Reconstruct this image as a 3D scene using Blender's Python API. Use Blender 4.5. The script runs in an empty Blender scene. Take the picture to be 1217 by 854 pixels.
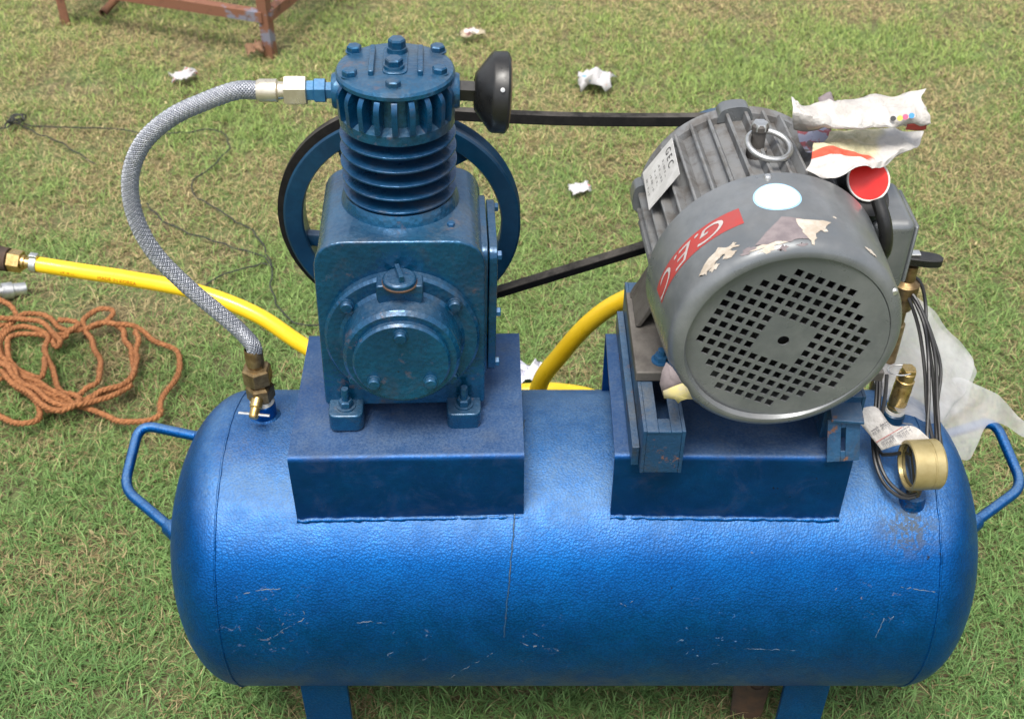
import bpy, bmesh, math, random
import numpy as np
from mathutils import Matrix, Vector, noise as mnoise

# ------------------------------------------------------------------ camera, sky, sun, exposure
scene = bpy.context.scene
R_ = math.radians
PITCH, CAM_H, FPX = R_(39.7), 1.68, 1388.0
cam_d = bpy.data.cameras.new('camera')
cam = bpy.data.objects.new('camera', cam_d)
scene.collection.objects.link(cam)
cam.location = (0, 0, CAM_H)
cam.rotation_euler = (R_(90) - PITCH, 0, 0)
cam_d.sensor_width = 36.0
cam_d.lens = 36.0 * FPX / 1217.0
cam_d.clip_start = 0.05
cam_d.clip_end = 300
cam_d.dof.use_dof = True
cam_d.dof.focus_distance = 1.5
cam_d.dof.aperture_fstop = 9.0
scene.camera = cam

SUN_EL, SUN_AZ = 70.0, 200.0          # azimuth clockwise from +Y (away from the camera)
world = bpy.data.worlds.new('World')
scene.world = world
world.use_nodes = True
wn, wl = world.node_tree.nodes, world.node_tree.links
wn.clear()
sky = wn.new('ShaderNodeTexSky')
sky.sky_type = 'NISHITA'
sky.sun_disc = False
sky.sun_elevation = R_(SUN_EL)
sky.sun_rotation = R_(SUN_AZ)
sky.air_density = 1.0
sky.dust_density = 4.0
hsv = wn.new('ShaderNodeHueSaturation')
hsv.inputs['Saturation'].default_value = 0.45
bg = wn.new('ShaderNodeBackground')
bg.inputs['Strength'].default_value = 0.15
wo = wn.new('ShaderNodeOutputWorld')
wl.new(sky.outputs[0], hsv.inputs['Color'])
wl.new(hsv.outputs[0], bg.inputs['Color'])
wl.new(bg.outputs[0], wo.inputs['Surface'])

sun_d = bpy.data.lights.new('sun', 'SUN')
sun_d.energy = 2.0
sun_d.angle = R_(24)
sun_d.color = (1.0, 0.965, 0.90)
sun = bpy.data.objects.new('sun', sun_d)
scene.collection.objects.link(sun)
az, el = R_(SUN_AZ), R_(SUN_EL)
sdir = Vector((math.sin(az) * math.cos(el), math.cos(az) * math.cos(el), math.sin(el)))
sun.rotation_euler = sdir.to_track_quat('Z', 'Y').to_euler()
sun.location = sdir * 8

scene.view_settings.view_transform = 'Standard'
scene.view_settings.look = 'None'
scene.view_settings.exposure = 0.72
scene.view_settings.gamma = 1.0
scene.cycles.max_bounces = 6
scene.cycles.transparent_max_bounces = 12
scene.cycles.caustics_reflective = False
scene.cycles.caustics_refractive = False

rng = np.random.default_rng(11)
random.seed(5)
COL = scene.collection

# ------------------------------------------------------------------ measuring helpers (rays of the photograph -> places in the world)
FW = Vector((0, math.cos(PITCH), -math.sin(PITCH)))
UP = Vector((0, math.sin(PITCH), math.cos(PITCH)))
def ray(u, v):
    return FW + Vector((1, 0, 0)) * ((u - 608.5) / FPX) - UP * ((v - 427.0) / FPX)
def at_z(u, v, z=0.0):
    d = ray(u, v)
    return Vector((0, 0, CAM_H)) + d * ((z - CAM_H) / d.z)
def at_y(u, v, y):
    d = ray(u, v)
    return Vector((0, 0, CAM_H)) + d * (y / d.y)

# ------------------------------------------------------------------ mesh helpers
class MB:
    def __init__(self, M=None):
        self.v, self.f, self.M = [], [], (M or Matrix.Identity(4))
    def add(self, verts, faces, M=None):
        b = len(self.v)
        T = self.M @ M if M is not None else self.M
        self.v += [tuple(T @ Vector(p)) for p in verts]
        self.f += [tuple(i + b for i in q) for q in faces]
        return self
    def box(self, x0, x1, y0, y1, z0, z1, M=None):
        vs = [(x, y, z) for z in (z0, z1) for y in (y0, y1) for x in (x0, x1)]
        return self.add(vs, [(0, 2, 3, 1), (4, 5, 7, 6), (0, 1, 5, 4), (2, 6, 7, 3), (0, 4, 6, 2), (1, 3, 7, 5)], M)
    def lathe(self, prof, seg=32, M=None, phase=0.0):
        """profile of (radius, height) turned about local z"""
        vs, fs, rings = [], [], []
        for r, h in prof:
            if r < 1e-6:
                rings.append([len(vs)])
                vs.append((0, 0, h))
            else:
                rings.append(list(range(len(vs), len(vs) + seg)))
                vs += [(r * math.cos(phase + 2 * math.pi * k / seg), r * math.sin(phase + 2 * math.pi * k / seg), h) for k in range(seg)]
        for a, b in zip(rings, rings[1:]):
            for k in range(seg):
                k2 = (k + 1) % seg
                if len(a) == 1 and len(b) == 1:
                    continue
                if len(a) == 1:
                    fs.append((a[0], b[k2], b[k]))
                elif len(b) == 1:
                    fs.append((a[k], a[k2], b[0]))
                else:
                    fs.append((a[k], a[k2], b[k2], b[k]))
        return self.add(vs, fs, M)
    def prism(self, poly, h0, h1, M=None):
        n = len(poly)
        vs = [(x, y, h0) for x, y in poly] + [(x, y, h1) for x, y in poly]
        fs = [tuple(range(n))[::-1], tuple(range(n, 2 * n))] + [(k, (k + 1) % n, n + (k + 1) % n, n + k) for k in range(n)]
        return self.add(vs, fs, M)
    def sweep(self, pts, section, closed=False, caps=True, up=None, scale=None):
        """section: list of (a, b) offsets in the (normal, binormal) frame"""
        pts = [Vector(p) for p in pts]
        n, m = len(pts), len(section)
        fr = frames(pts, closed, up)
        vs = []
        for i, p in enumerate(pts):
            t, a, b = fr[i]
            s = scale[i] if scale is not None else 1.0
            vs += [tuple(p + a * (x * s) + b * (y * s)) for x, y in section]
        fs = []
        for i in range(n if closed else n - 1):
            j = (i + 1) % n
            for k in range(m):
                k2 = (k + 1) % m
                fs.append((i * m + k, i * m + k2, j * m + k2, j * m + k))
        if caps and not closed:
            fs.append(tuple(range(m))[::-1])
            fs.append(tuple(range((n - 1) * m, n * m)))
        return self.add(vs, fs)
    def tube(self, pts, r, seg=10, closed=False, scale=None):
        sec = [(r * math.cos(2 * math.pi * k / seg), r * math.sin(2 * math.pi * k / seg)) for k in range(seg)]
        return self.sweep(pts, sec, closed, True, None, scale)
    def build(self, name, material, parent=None, bevel=0.0, sharp=38, seg=2, recalc=True):
        me = bpy.data.meshes.new(name)
        me.from_pydata(self.v, [], self.f)
        if recalc:
            bm = bmesh.new()
            bm.from_mesh(me)
            bmesh.ops.recalc_face_normals(bm, faces=bm.faces)
            bm.to_mesh(me)
            bm.free()
        return finish(name, me, material, parent, bevel, sharp, seg)

def finish(name, me, material, parent=None, bevel=0.0, sharp=38, seg=2):
    me.polygons.foreach_set('use_smooth', [True] * len(me.polygons))
    if sharp:
        me.set_sharp_from_angle(angle=R_(sharp))
    me.materials.append(material)
    o = bpy.data.objects.new(name, me)
    COL.objects.link(o)
    if bevel:
        m = o.modifiers.new('bevel', 'BEVEL')
        m.width = bevel
        m.segments = seg
        m.limit_method = 'ANGLE'
        m.angle_limit = R_(35)
        m.harden_normals = True
    if parent is not None:
        attach(o, parent)
    return o

def attach(o, parent):
    o.parent = parent
    if parent.type == 'EMPTY':
        o.matrix_parent_inverse = Matrix.Translation(-Vector(parent.location))

def frames(pts, closed=False, up=None):
    n = len(pts)
    out = []
    a = None
    for i in range(n):
        if closed:
            t = (pts[(i + 1) % n] - pts[i - 1]).normalized()
        else:
            t = (pts[min(i + 1, n - 1)] - pts[max(i - 1, 0)]).normalized()
        if up is not None:
            b = Vector(up)
            a = t.cross(b).normalized()
            b = a.cross(t).normalized()
        else:
            if a is None:
                a = t.orthogonal().normalized()
            a = (a - t * a.dot(t)).normalized()
            b = t.cross(a)
        out.append((t, a.copy(), b.copy()))
    return out

def spline(ctrl, step=0.01, closed=False):
    P = [Vector(p) for p in ctrl]
    n = len(P)
    out = []
    for i in range(n if closed else n - 1):
        if closed:
            p0, p1, p2, p3 = P[i - 1], P[i], P[(i + 1) % n], P[(i + 2) % n]
        else:
            p1, p2 = P[i], P[i + 1]
            p0 = P[i - 1] if i else p1 * 2 - p2
            p3 = P[i + 2] if i + 2 < n else p2 * 2 - p1
        k = max(2, int((p2 - p1).length / step))
        for j in range(k):
            t = j / k
            out.append(0.5 * ((2 * p1) + (p2 - p0) * t + (2 * p0 - 5 * p1 + 4 * p2 - p3) * t * t + (3 * p1 - p0 - 3 * p2 + p3) * t ** 3))
    if not closed:
        out.append(P[-1])
    return out

def empty(name, loc, label, cat, group=None):
    o = bpy.data.objects.new(name, None)
    COL.objects.link(o)
    o.location = loc
    o.empty_display_size = 0.05
    return tag(o, label, cat, group)
def tag(o, label=None, cat=None, group=None, kind=None):
    if label: o['label'] = label
    if cat: o['category'] = cat
    if group: o['group'] = group
    if kind: o['kind'] = kind
    return o
def T(*a): return Matrix.Translation(Vector(a))
def RX(d): return Matrix.Rotation(R_(d), 4, 'X')
def RY(d): return Matrix.Rotation(R_(d), 4, 'Y')
def RZ(d): return Matrix.Rotation(R_(d), 4, 'Z')
TO_X, TO_NX, TO_NY, TO_Y = RY(90), RY(-90), RX(90), RX(-90)   # turn local z towards an axis

def place(name, me, M, parent, label=None):
    o = bpy.data.objects.new(name, me)
    COL.objects.link(o)
    o.matrix_basis = M
    if parent is not None: attach(o, parent)
    if label: o['label'] = label
    return o
def mesh_of(mb, material, sharp=38):
    me = bpy.data.meshes.new('shape')
    me.from_pydata(mb.v, [], mb.f)
    bm = bmesh.new(); bm.from_mesh(me)
    bmesh.ops.recalc_face_normals(bm, faces=bm.faces)
    bm.to_mesh(me); bm.free()
    me.polygons.foreach_set('use_smooth', [True] * len(me.polygons))
    me.set_sharp_from_angle(angle=R_(sharp))
    me.materials.append(material)
    return me

def text_shape(body, size, shear=0.0, cuts=0):
    cu = bpy.data.curves.new('lettering', 'FONT')
    cu.body, cu.size, cu.shear = body, size, shear
    cu.align_x, cu.align_y = 'CENTER', 'CENTER'
    cu.resolution_u = 4
    o = bpy.data.objects.new('lettering', cu)
    COL.objects.link(o)
    bpy.context.view_layer.update()
    me = bpy.data.meshes.new_from_object(o.evaluated_get(bpy.context.evaluated_depsgraph_get()))
    bpy.data.objects.remove(o)
    bpy.data.curves.remove(cu)
    bm = bmesh.new(); bm.from_mesh(me)
    bmesh.ops.triangulate(bm, faces=bm.faces)
    if cuts:
        bmesh.ops.subdivide_edges(bm, edges=bm.edges, cuts=cuts)
    bm.to_mesh(me); bm.free()
    return me

# ------------------------------------------------------------------ materials
class NT:
    def __init__(self, name):
        self.m = bpy.data.materials.new(name)
        self.m.use_nodes = True
        self.t = self.m.node_tree
        self.n, self.l = self.t.nodes, self.t.links
        self.b = self.n['Principled BSDF']
        self.out = self.n['Material Output']
        tc = self.n.new('ShaderNodeTexCoord')
        self.co = tc.outputs['Object']
        self.tc = tc
        g = self.n.new('ShaderNodeNewGeometry')
        self.pos, self.nor = g.outputs['Position'], g.outputs['Normal']
    def link(self, a, b): self.l.new(a, b)
    def noise(self, scale, detail=4, rough=0.6, co=None, stretch=None, dist=0.0):
        co = co or self.pos
        if stretch:
            mp = self.n.new('ShaderNodeMapping')
            mp.inputs['Scale'].default_value = stretch
            self.link(co, mp.inputs['Vector']); co = mp.outputs[0]
        t = self.n.new('ShaderNodeTexNoise')
        t.inputs['Scale'].default_value = scale
        t.inputs['Detail'].default_value = detail
        t.inputs['Roughness'].default_value = rough
        t.inputs['Distortion'].default_value = dist
        self.link(co, t.inputs['Vector'])
        return t.outputs['Fac']
    def vor(self, scale, co=None, feature='F1'):
        t = self.n.new('ShaderNodeTexVoronoi')
        t.feature = feature
        t.inputs['Scale'].default_value = scale
        self.link(co or self.pos, t.inputs['Vector'])
        return t.outputs['Distance']
    def ramp(self, fac, lo, hi, c0=(0, 0, 0, 1), c1=(1, 1, 1, 1)):
        r = self.n.new('ShaderNodeMapRange')
        r.inputs['From Min'].default_value = lo
        r.inputs['From Max'].default_value = hi
        r.interpolation_type = 'SMOOTHSTEP'
        self.link(fac, r.inputs['Value'])
        return r.outputs['Result']
    def math(self, op, a, b=None):
        m = self.n.new('ShaderNodeMath'); m.operation = op
        for i, x in enumerate((a, b)):
            if x is None: continue
            if isinstance(x, (int, float)): m.inputs[i].default_value = x
            else: self.link(x, m.inputs[i])
        return m.outputs[0]
    def mix(self, fac, a, b):
        m = self.n.new('ShaderNodeMix'); m.data_type = 'RGBA'
        if isinstance(fac, (int, float)): m.inputs[0].default_value = fac
        else: self.link(fac, m.inputs[0])
        for s, x in ((6, a), (7, b)):
            if isinstance(x, tuple): m.inputs[s].default_value = (*x[:3], 1)
            else: self.link(x, m.inputs[s])
        return m.outputs[2]
    def mixf(self, fac, a, b):
        m = self.n.new('ShaderNodeMix'); m.data_type = 'FLOAT'
        self.link(fac, m.inputs[0])
        for s, x in ((2, a), (3, b)):
            if isinstance(x, (int, float)): m.inputs[s].default_value = x
            else: self.link(x, m.inputs[s])
        return m.outputs[0]
    def up(self):
        s = self.n.new('ShaderNodeSeparateXYZ'); self.link(self.nor, s.inputs[0]); return s.outputs[2]
    def near(self, p, r):
        d = self.n.new('ShaderNodeVectorMath'); d.operation = 'DISTANCE'
        self.link(self.pos, d.inputs[0]); d.inputs[1].default_value = p
        return self.ramp(d.outputs['Value'], r, 0.0)
    def bump(self, h, strength, dist=0.001):
        b = self.n.new('ShaderNodeBump')
        b.inputs['Strength'].default_value = strength
        b.inputs['Distance'].default_value = dist
        self.link(h, b.inputs['Height'])
        self.link(b.outputs[0], self.b.inputs['Normal'])
        return self
    def set(self, **k):
        for key, x in k.items():
            s = self.b.inputs[key.replace('_', ' ')]
            if isinstance(x, (int, float)): s.default_value = x
            elif isinstance(x, tuple): s.default_value = (*x[:3], 1)
            else: self.link(x, s)
        return self

DUST = (0.22, 0.20, 0.175)
def blue_paint(name, dark, light, dust=0.5, hammer=0.5, hscale=260, chips=True, metal=0.45, rough=0.3, spots=(), coat=0.3, dlo=0.45, dhi=1.0, dcol=DUST, even=0.0, cells=0.0, grime=0.0, rust=0.0):
    k = NT(name)
    big = k.ramp(k.noise(9, 5, 0.65), 0.3, 0.72)
    fine = k.ramp(k.noise(90, 3, 0.6), 0.3, 0.7)
    c = k.mix(k.math('MULTIPLY', big, k.math('ADD', k.math('MULTIPLY', fine, 0.5), 0.5)), dark, light)
    vd = k.vor(hscale)
    if cells:
        c = k.mix(k.math('MULTIPLY', k.ramp(vd, 0.25, 0.75), cells), c, tuple(x * 0.35 for x in dark))
    r = k.mixf(k.ramp(k.noise(30, 4, 0.7), 0.3, 0.75), rough - 0.06, rough + 0.12)
    mtl = metal
    if chips:
        ch = k.math('MULTIPLY', k.ramp(k.noise(42, 6, 0.75), 0.685, 0.72), k.ramp(k.noise(5, 2), 0.45, 0.6))
        c = k.mix(ch, c, (0.13, 0.13, 0.125))
        r = k.mixf(ch, r, 0.75)
        mtl = k.mixf(ch, mtl, 0.0)
        sp = k.math('MULTIPLY', k.ramp(k.noise(120, 3, 0.6), 0.70, 0.74), k.ramp(k.noise(7, 3), 0.45, 0.65))
        c = k.mix(sp, c, (0.012, 0.014, 0.018))
    if grime:
        gm = k.math('MULTIPLY', k.ramp(k.noise(16, 7, 0.75, dist=0.6), 0.48, 0.66), grime)
        c = k.mix(gm, c, (0.030, 0.030, 0.028))
        r = k.mixf(gm, r, 0.7)
        mtl = k.mixf(gm, mtl, 0.0)
    if rust:
        rm = k.math('MULTIPLY', k.ramp(k.noise(34, 6, 0.72), 0.60, 0.66), rust)
        c = k.mix(rm, c, (0.15, 0.065, 0.03))
        r = k.mixf(rm, r, 0.85)
        mtl = k.mixf(rm, mtl, 0.0)
    for p, rad, col, thr in spots:
        m = k.math('MULTIPLY', k.near(p, rad), k.ramp(k.noise(60, 5, 0.7, dist=1.2), thr, thr + 0.07))
        c = k.mix(m, c, col)
        r = k.mixf(m, r, 0.8)
        mtl = k.mixf(m, mtl, 0.0)
    if dust:
        n_ = k.ramp(k.noise(14, 6, 0.72), 0.25, 0.72)
        n_ = k.math('ADD', k.math('MULTIPLY', n_, 1.0 - even), even)
        n_ = k.math('MULTIPLY', n_, k.math('ADD', k.math('MULTIPLY', k.ramp(k.noise(300, 2), 0.3, 0.7), 0.4), 0.6))
        d = k.math('MULTIPLY', k.math('MULTIPLY', k.ramp(k.up(), dlo, dhi), n_), dust)
        br_ = k.mix(k.math('MULTIPLY', k.ramp(k.noise(4.5, 4, 0.6), 0.45, 0.68), k.ramp(k.up(), 0.9, 1.0)), dcol, (0.125, 0.13, 0.128))
        c = k.mix(d, c, br_)
        r = k.mixf(d, r, 0.85)
        mtl = k.mixf(d, mtl, 0.0)
    k.set(Base_Color=c, Roughness=r, Metallic=mtl, Coat_Weight=coat, Coat_Roughness=0.18)
    h = k.math('ADD', k.math('MULTIPLY', vd, 0.9), k.math('MULTIPLY', k.noise(hscale * 0.35, 3, 0.6), 0.6))
    k.bump(h, hammer, 0.0012)
    return k.m

def simple(name, c0, c1=None, scale=40, rough=0.5, metal=0.0, bump=0.0, bscale=150, dust=0.0, coat=0.0, lo=0.35, hi=0.68, bdist=0.001):
    k = NT(name)
    c = k.mix(k.ramp(k.noise(scale, 5, 0.68), lo, hi), c0, c1 or c0)
    r = k.mixf(k.ramp(k.noise(scale * 1.7, 4, 0.6), 0.3, 0.7), max(0.03, rough - 0.08), min(1, rough + 0.1))
    if dust:
        d = k.math('MULTIPLY', k.math('MULTIPLY', k.ramp(k.up(), 0.3, 0.95), k.ramp(k.noise(18, 6, 0.7), 0.3, 0.7)), dust)
        c = k.mix(d, c, DUST); r = k.mixf(d, r, 0.85)
    k.set(Base_Color=c, Roughness=r, Metallic=metal, Coat_Weight=coat)
    if bump: k.bump(k.noise(bscale, 4, 0.6), bump, bdist)
    return k.m

RUSTY = (0.16, 0.07, 0.03)
M = {}
M['tank'] = blue_paint('tank_blue_paint', (0.0, 0.086, 0.315), (0.0, 0.130, 0.430), dust=0.62, hammer=0.40, hscale=330, rough=0.43, metal=0.82, coat=0.0, dlo=0.60, dhi=0.93, dcol=(0.150, 0.245, 0.335), even=0.45, cells=0.36, spots=[
    ((0.528, 1.052, 0.52), 0.060, (0.030, 0.022, 0.016), 0.45),
    ((0.455, 0.985, 0.43), 0.09, (0.17, 0.165, 0.15), 0.63),
    ((0.50, 0.99, 0.44), 0.07, (0.16, 0.12, 0.09), 0.63),
    ((0.04, 0.974, 0.36), 0.08, (0.20, 0.21, 0.21), 0.63),
    ((-0.33, 0.98, 0.40), 0.10, (0.16, 0.14, 0.12), 0.61),
    ((0.26, 0.975, 0.37), 0.10, (0.20, 0.30, 0.40), 0.63),
    ((-0.15, 0.975, 0.37), 0.08, (0.24, 0.28, 0.32), 0.63)])
M['frame'] = blue_paint('platform_blue_paint', (0.0003, 0.046, 0.175), (0.0005, 0.075, 0.26), dust=0.55, hammer=0.14, hscale=330, rough=0.42, metal=0.75, coat=0.0, grime=0.35, dlo=0.6, dcol=(0.135, 0.19, 0.26), even=0.5)
M['rail'] = blue_paint('rail_weathered_blue', (0.008, 0.05, 0.125), (0.022, 0.095, 0.20), dust=0.55, hammer=0.35, hscale=240, metal=0.2, rough=0.45, coat=0.1, grime=0.7, rust=0.9, dcol=(0.16, 0.19, 0.22), even=0.3)
M['pump'] = blue_paint('pump_teal_blue_paint', (0.002, 0.054, 0.132), (0.004, 0.108, 0.228), dust=0.34, hammer=0.62, hscale=150, metal=0.5, rough=0.25, coat=0.45, grime=0.5, rust=0.35, dcol=(0.20, 0.24, 0.28), even=0.3)
M['pump_clean'] = blue_paint('cylinder_blue_paint', (0.001, 0.042, 0.118), (0.003, 0.090, 0.215), dust=0.10, hammer=0.25, hscale=190, metal=0.5, rough=0.27, coat=0.35, grime=0.6)
M['pump_dark'] = blue_paint('flywheel_blue_paint', (0.002, 0.028, 0.068), (0.005, 0.055, 0.12), dust=0.25, hammer=0.12, hscale=200, metal=0.2, rough=0.36, coat=0.2)
M['pale_blue'] = blue_paint('nipple_blue_paint', (0.01, 0.08, 0.20), (0.03, 0.16, 0.33), dust=0.2, hammer=0.1, metal=0.3, rough=0.32)
M['grey'] = simple('motor_grey_paint', (0.145, 0.158, 0.166), (0.215, 0.226, 0.232), 11, 0.32, 0.40, 0.08, 260, dust=0.25, coat=0.2)
M['grey_dirty'] = simple('motor_body_grimy_grey', (0.172, 0.178, 0.182), (0.092, 0.086, 0.080), 32, 0.55, 0.1, 0.35, 160, dust=0.3, lo=0.42, hi=0.66)
M['dark_foot'] = simple('cast_foot_grey', (0.10, 0.092, 0.083), (0.06, 0.052, 0.046), 30, 0.6, 0.1, 0.4, 160, dust=0.4)
M['black_in'] = simple('dark_fan_plastic', (0.012, 0.012, 0.012), (0.02, 0.02, 0.02), 20, 0.6)
M['rubber'] = simple('belt_rubber', (0.005, 0.005, 0.005), (0.011, 0.010, 0.009), 60, 0.75, 0, 0.2, 400, dust=0.35)
M['rubber'].node_tree.nodes['Principled BSDF'].inputs['Specular IOR Level'].default_value = 0.2
M['plastic'] = simple('black_plastic', (0.008, 0.008, 0.008), (0.014, 0.014, 0.013), 40, 0.33, 0, 0.08, 300, dust=0.10)
M['cable'] = simple('cable_black', (0.016, 0.016, 0.017), (0.03, 0.03, 0.03), 40, 0.4)
M['cord'] = simple('cord_black', (0.020, 0.022, 0.020), (0.04, 0.042, 0.035), 40, 0.8)
M['brass'] = simple('brass', (0.45, 0.30, 0.10), (0.62, 0.45, 0.20), 60, 0.3, 0.9, 0.1, 200)
M['brass_dark'] = simple('tarnished_brass', (0.20, 0.13, 0.06), (0.36, 0.26, 0.13), 60, 0.4, 0.85, 0.15, 200)
M['brass_pale'] = simple('pale_nickel_brass', (0.60, 0.54, 0.42), (0.72, 0.66, 0.54), 60, 0.34, 0.75, 0.08, 200)
M['gold'] = simple('gauge_gold_paint', (0.33, 0.26, 0.11), (0.43, 0.35, 0.17), 22, 0.42, 0.45, 0.05, 200)
M['steel'] = simple('zinc_steel', (0.50, 0.50, 0.48), (0.68, 0.68, 0.66), 60, 0.35, 0.85, 0.08, 200)
M['wire'] = simple('braid_wire', (0.34, 0.355, 0.39), (0.48, 0.495, 0.53), 200, 0.42, 0.75)
M['braid_core'] = simple('hose_core', (0.08, 0.095, 0.13), (0.11, 0.125, 0.16), 200, 0.6)
M['yellow'] = simple('yellow_hose_rubber', (0.86, 0.54, 0.010), (0.90, 0.60, 0.02), 12, 0.34, 0, 0.06, 80, coat=0.2)
M['red'] = simple('red_print', (0.36, 0.045, 0.038), (0.31, 0.055, 0.05), 30, 0.5)
M['red_cap'] = simple('red_plastic', (0.72, 0.012, 0.008), (0.78, 0.02, 0.012), 30, 0.42)
M['hose_ink'] = simple('hose_red_ink', (0.36, 0.05, 0.0), (0.45, 0.08, 0.0), 60, 0.5)
M['letter'] = simple('sticker_pale_lettering', (0.34, 0.31, 0.30), (0.44, 0.40, 0.38), 60, 0.5)
M['white'] = simple('white_paper', (0.40, 0.375, 0.345), (0.54, 0.52, 0.49), 30, 0.75, 0, 0.7, 55, bdist=0.006)
M['sticker'] = simple('white_sticker', (0.80, 0.83, 0.86), (0.84, 0.86, 0.88), 30, 0.45)
M['sticker_rim'] = simple('sticker_blue_rim', (0.28, 0.50, 0.72), (0.33, 0.55, 0.75), 30, 0.45)
M['torn_dark'] = simple('torn_label_grey', (0.15, 0.125, 0.13), (0.22, 0.185, 0.185), 40, 0.8)
M['torn_pale'] = simple('torn_label_cream', (0.38, 0.32, 0.25), (0.52, 0.47, 0.40), 60, 0.8)
M['torn_yellow'] = simple('torn_label_yellow', (0.50, 0.43, 0.17), (0.42, 0.37, 0.24), 80, 0.8)
M['ink'] = simple('black_ink', (0.03, 0.03, 0.032), (0.06, 0.06, 0.06), 60, 0.6)
M['ink_grey'] = simple('grey_ink', (0.25, 0.24, 0.24), (0.18, 0.17, 0.17), 60, 0.7)
M['plate'] = simple('aluminium_nameplate', (0.50, 0.49, 0.47), (0.60, 0.59, 0.57), 50, 0.5, 0.25, 0.1, 200)
M['rust'] = simple('rusty_iron', (0.19, 0.085, 0.04), (0.09, 0.045, 0.028), 26, 0.8, 0.1, 0.5, 120)
M['rust_dark'] = simple('dark_rusty_iron', (0.05, 0.035, 0.027), (0.10, 0.055, 0.032), 30, 0.8, 0.1, 0.5, 120)
def stand_mat():
    k = NT('rusty_stand_paint')
    c = k.mix(k.ramp(k.noise(8, 5, 0.7, stretch=(1, 1, 1.4)), 0.56, 0.62), (0.22, 0.095, 0.055), (0.20, 0.20, 0.25))
    c = k.mix(k.ramp(k.noise(30, 5, 0.7), 0.55, 0.7), c, (0.10, 0.05, 0.03))
    k.set(Base_Color=c, Roughness=0.75, Metallic=0.1)
    k.bump(k.noise(120, 4), 0.4)
    return k.m
M['stand'] = stand_mat()
M['coir'] = simple('coir_rope_fibre', (0.22, 0.085, 0.028), (0.38, 0.16, 0.062), 120, 0.9, 0, 0.6, 500)
M['tan_paper'] = simple('beige_newsprint', (0.50, 0.43, 0.28), (0.40, 0.34, 0.22), 60, 0.85)
M['clod'] = simple('dry_brown_leaf', (0.30, 0.17, 0.10), (0.22, 0.12, 0.07), 60, 0.9, 0, 0.4, 150)
M['foam'] = simple('filter_foam', (0.16, 0.12, 0.06), (0.08, 0.06, 0.035), 90, 0.95, 0, 0.8, 250)
M['tape'] = simple('thread_tape', (0.75, 0.74, 0.70), (0.66, 0.64, 0.60), 80, 0.7)
def glass_mat():
    k = NT('gauge_glass')
    k.set(Base_Color=(0.06, 0.05, 0.02), Roughness=0.06, Coat_Weight=1.0, Coat_Roughness=0.03)
    return k.m
M['glass'] = glass_mat()
def bag_mat():
    k = NT('milky_plastic_film')
    n = k.n
    tr = n.new('ShaderNodeBsdfTransparent'); tr.inputs[0].default_value = (0.95, 0.95, 0.95, 1)
    df = n.new('ShaderNodeBsdfDiffuse'); df.inputs[0].default_value = (0.74, 0.73, 0.73, 1)
    tl = n.new('ShaderNodeBsdfTranslucent'); tl.inputs[0].default_value = (0.74, 0.73, 0.73, 1)
    gl = n.new('ShaderNodeBsdfGlossy'); gl.inputs['Roughness'].default_value = 0.25
    a = n.new('ShaderNodeMixShader'); a.inputs[0].default_value = 0.4
    k.link(df.outputs[0], a.inputs[1]); k.link(tl.outputs[0], a.inputs[2])
    b = n.new('ShaderNodeMixShader')
    k.link(k.ramp(k.noise(22, 4, 0.6), 0.25, 0.75), b.inputs[0])
    fac = k.math('ADD', k.math('MULTIPLY', k.ramp(k.noise(22, 4, 0.6), 0.25, 0.75), 0.24), 0.36)
    k.link(fac, b.inputs[0])
    k.link(tr.outputs[0], b.inputs[1]); k.link(a.outputs[0], b.inputs[2])
    c = n.new('ShaderNodeMixShader'); c.inputs[0].default_value = 0.07
    k.link(b.outputs[0], c.inputs[1]); k.link(gl.outputs[0], c.inputs[2])
    k.link(c.outputs[0], k.out.inputs['Surface'])
    return k.m
M['film'] = bag_mat()
def grass_mat():
    k = NT('grass_blade')
    at = k.n.new('ShaderNodeAttribute'); at.attribute_name = 'tint'
    k.set(Base_Color=at.outputs['Color'], Roughness=0.55)
    k.b.inputs['Specular IOR Level'].default_value = 0.3
    tl = k.n.new('ShaderNodeBsdfTranslucent'); k.link(at.outputs['Color'], tl.inputs[0])
    mx = k.n.new('ShaderNodeMixShader'); mx.inputs[0].default_value = 0.28
    k.link(k.b.outputs[0], mx.inputs[1]); k.link(tl.outputs[0], mx.inputs[2])
    k.link(mx.outputs[0], k.out.inputs['Surface'])
    return k.m
M['grass'] = grass_mat()
def soil_mat():
    k = NT('lawn_soil')
    c = k.mix(k.ramp(k.noise(30, 6, 0.7), 0.35, 0.65), (0.090, 0.076, 0.036), (0.16, 0.135, 0.068))
    c = k.mix(k.ramp(k.noise(5, 5, 0.7), 0.40, 0.62), c, (0.11, 0.15, 0.05))
    k.set(Base_Color=c, Roughness=0.95)
    k.bump(k.noise(90, 5), 0.8, 0.01)
    return k.m
M['soil'] = soil_mat()

# ------------------------------------------------------------------ the setting: ground and grass
g = MB()
N = 24
xs = [(-1 + 2 * i / N) * 40 for i in range(N + 1)]
g.add([(x, y + 6, 0.0) for y in xs for x in xs], [(j * (N + 1) + i, j * (N + 1) + i + 1, (j + 1) * (N + 1) + i + 1, (j + 1) * (N + 1) + i) for j in range(N) for i in range(N)])
tag(g.build('ground', M['soil'], recalc=False), kind='structure')

def vnoise(x, y, scale, seed):
    r = np.random.default_rng(seed)
    L = r.random((256, 256))
    X, Y = x * scale + 64, y * scale + 64
    i, j = np.floor(X).astype(int), np.floor(Y).astype(int)
    fx, fy = X - i, Y - j
    fx, fy = fx * fx * (3 - 2 * fx), fy * fy * (3 - 2 * fy)
    q = lambda a, b: L[a % 256, b % 256]
    return (q(i, j) * (1 - fx) + q(i + 1, j) * fx) * (1 - fy) + (q(i, j + 1) * (1 - fx) + q(i + 1, j + 1) * fx) * fy

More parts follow.
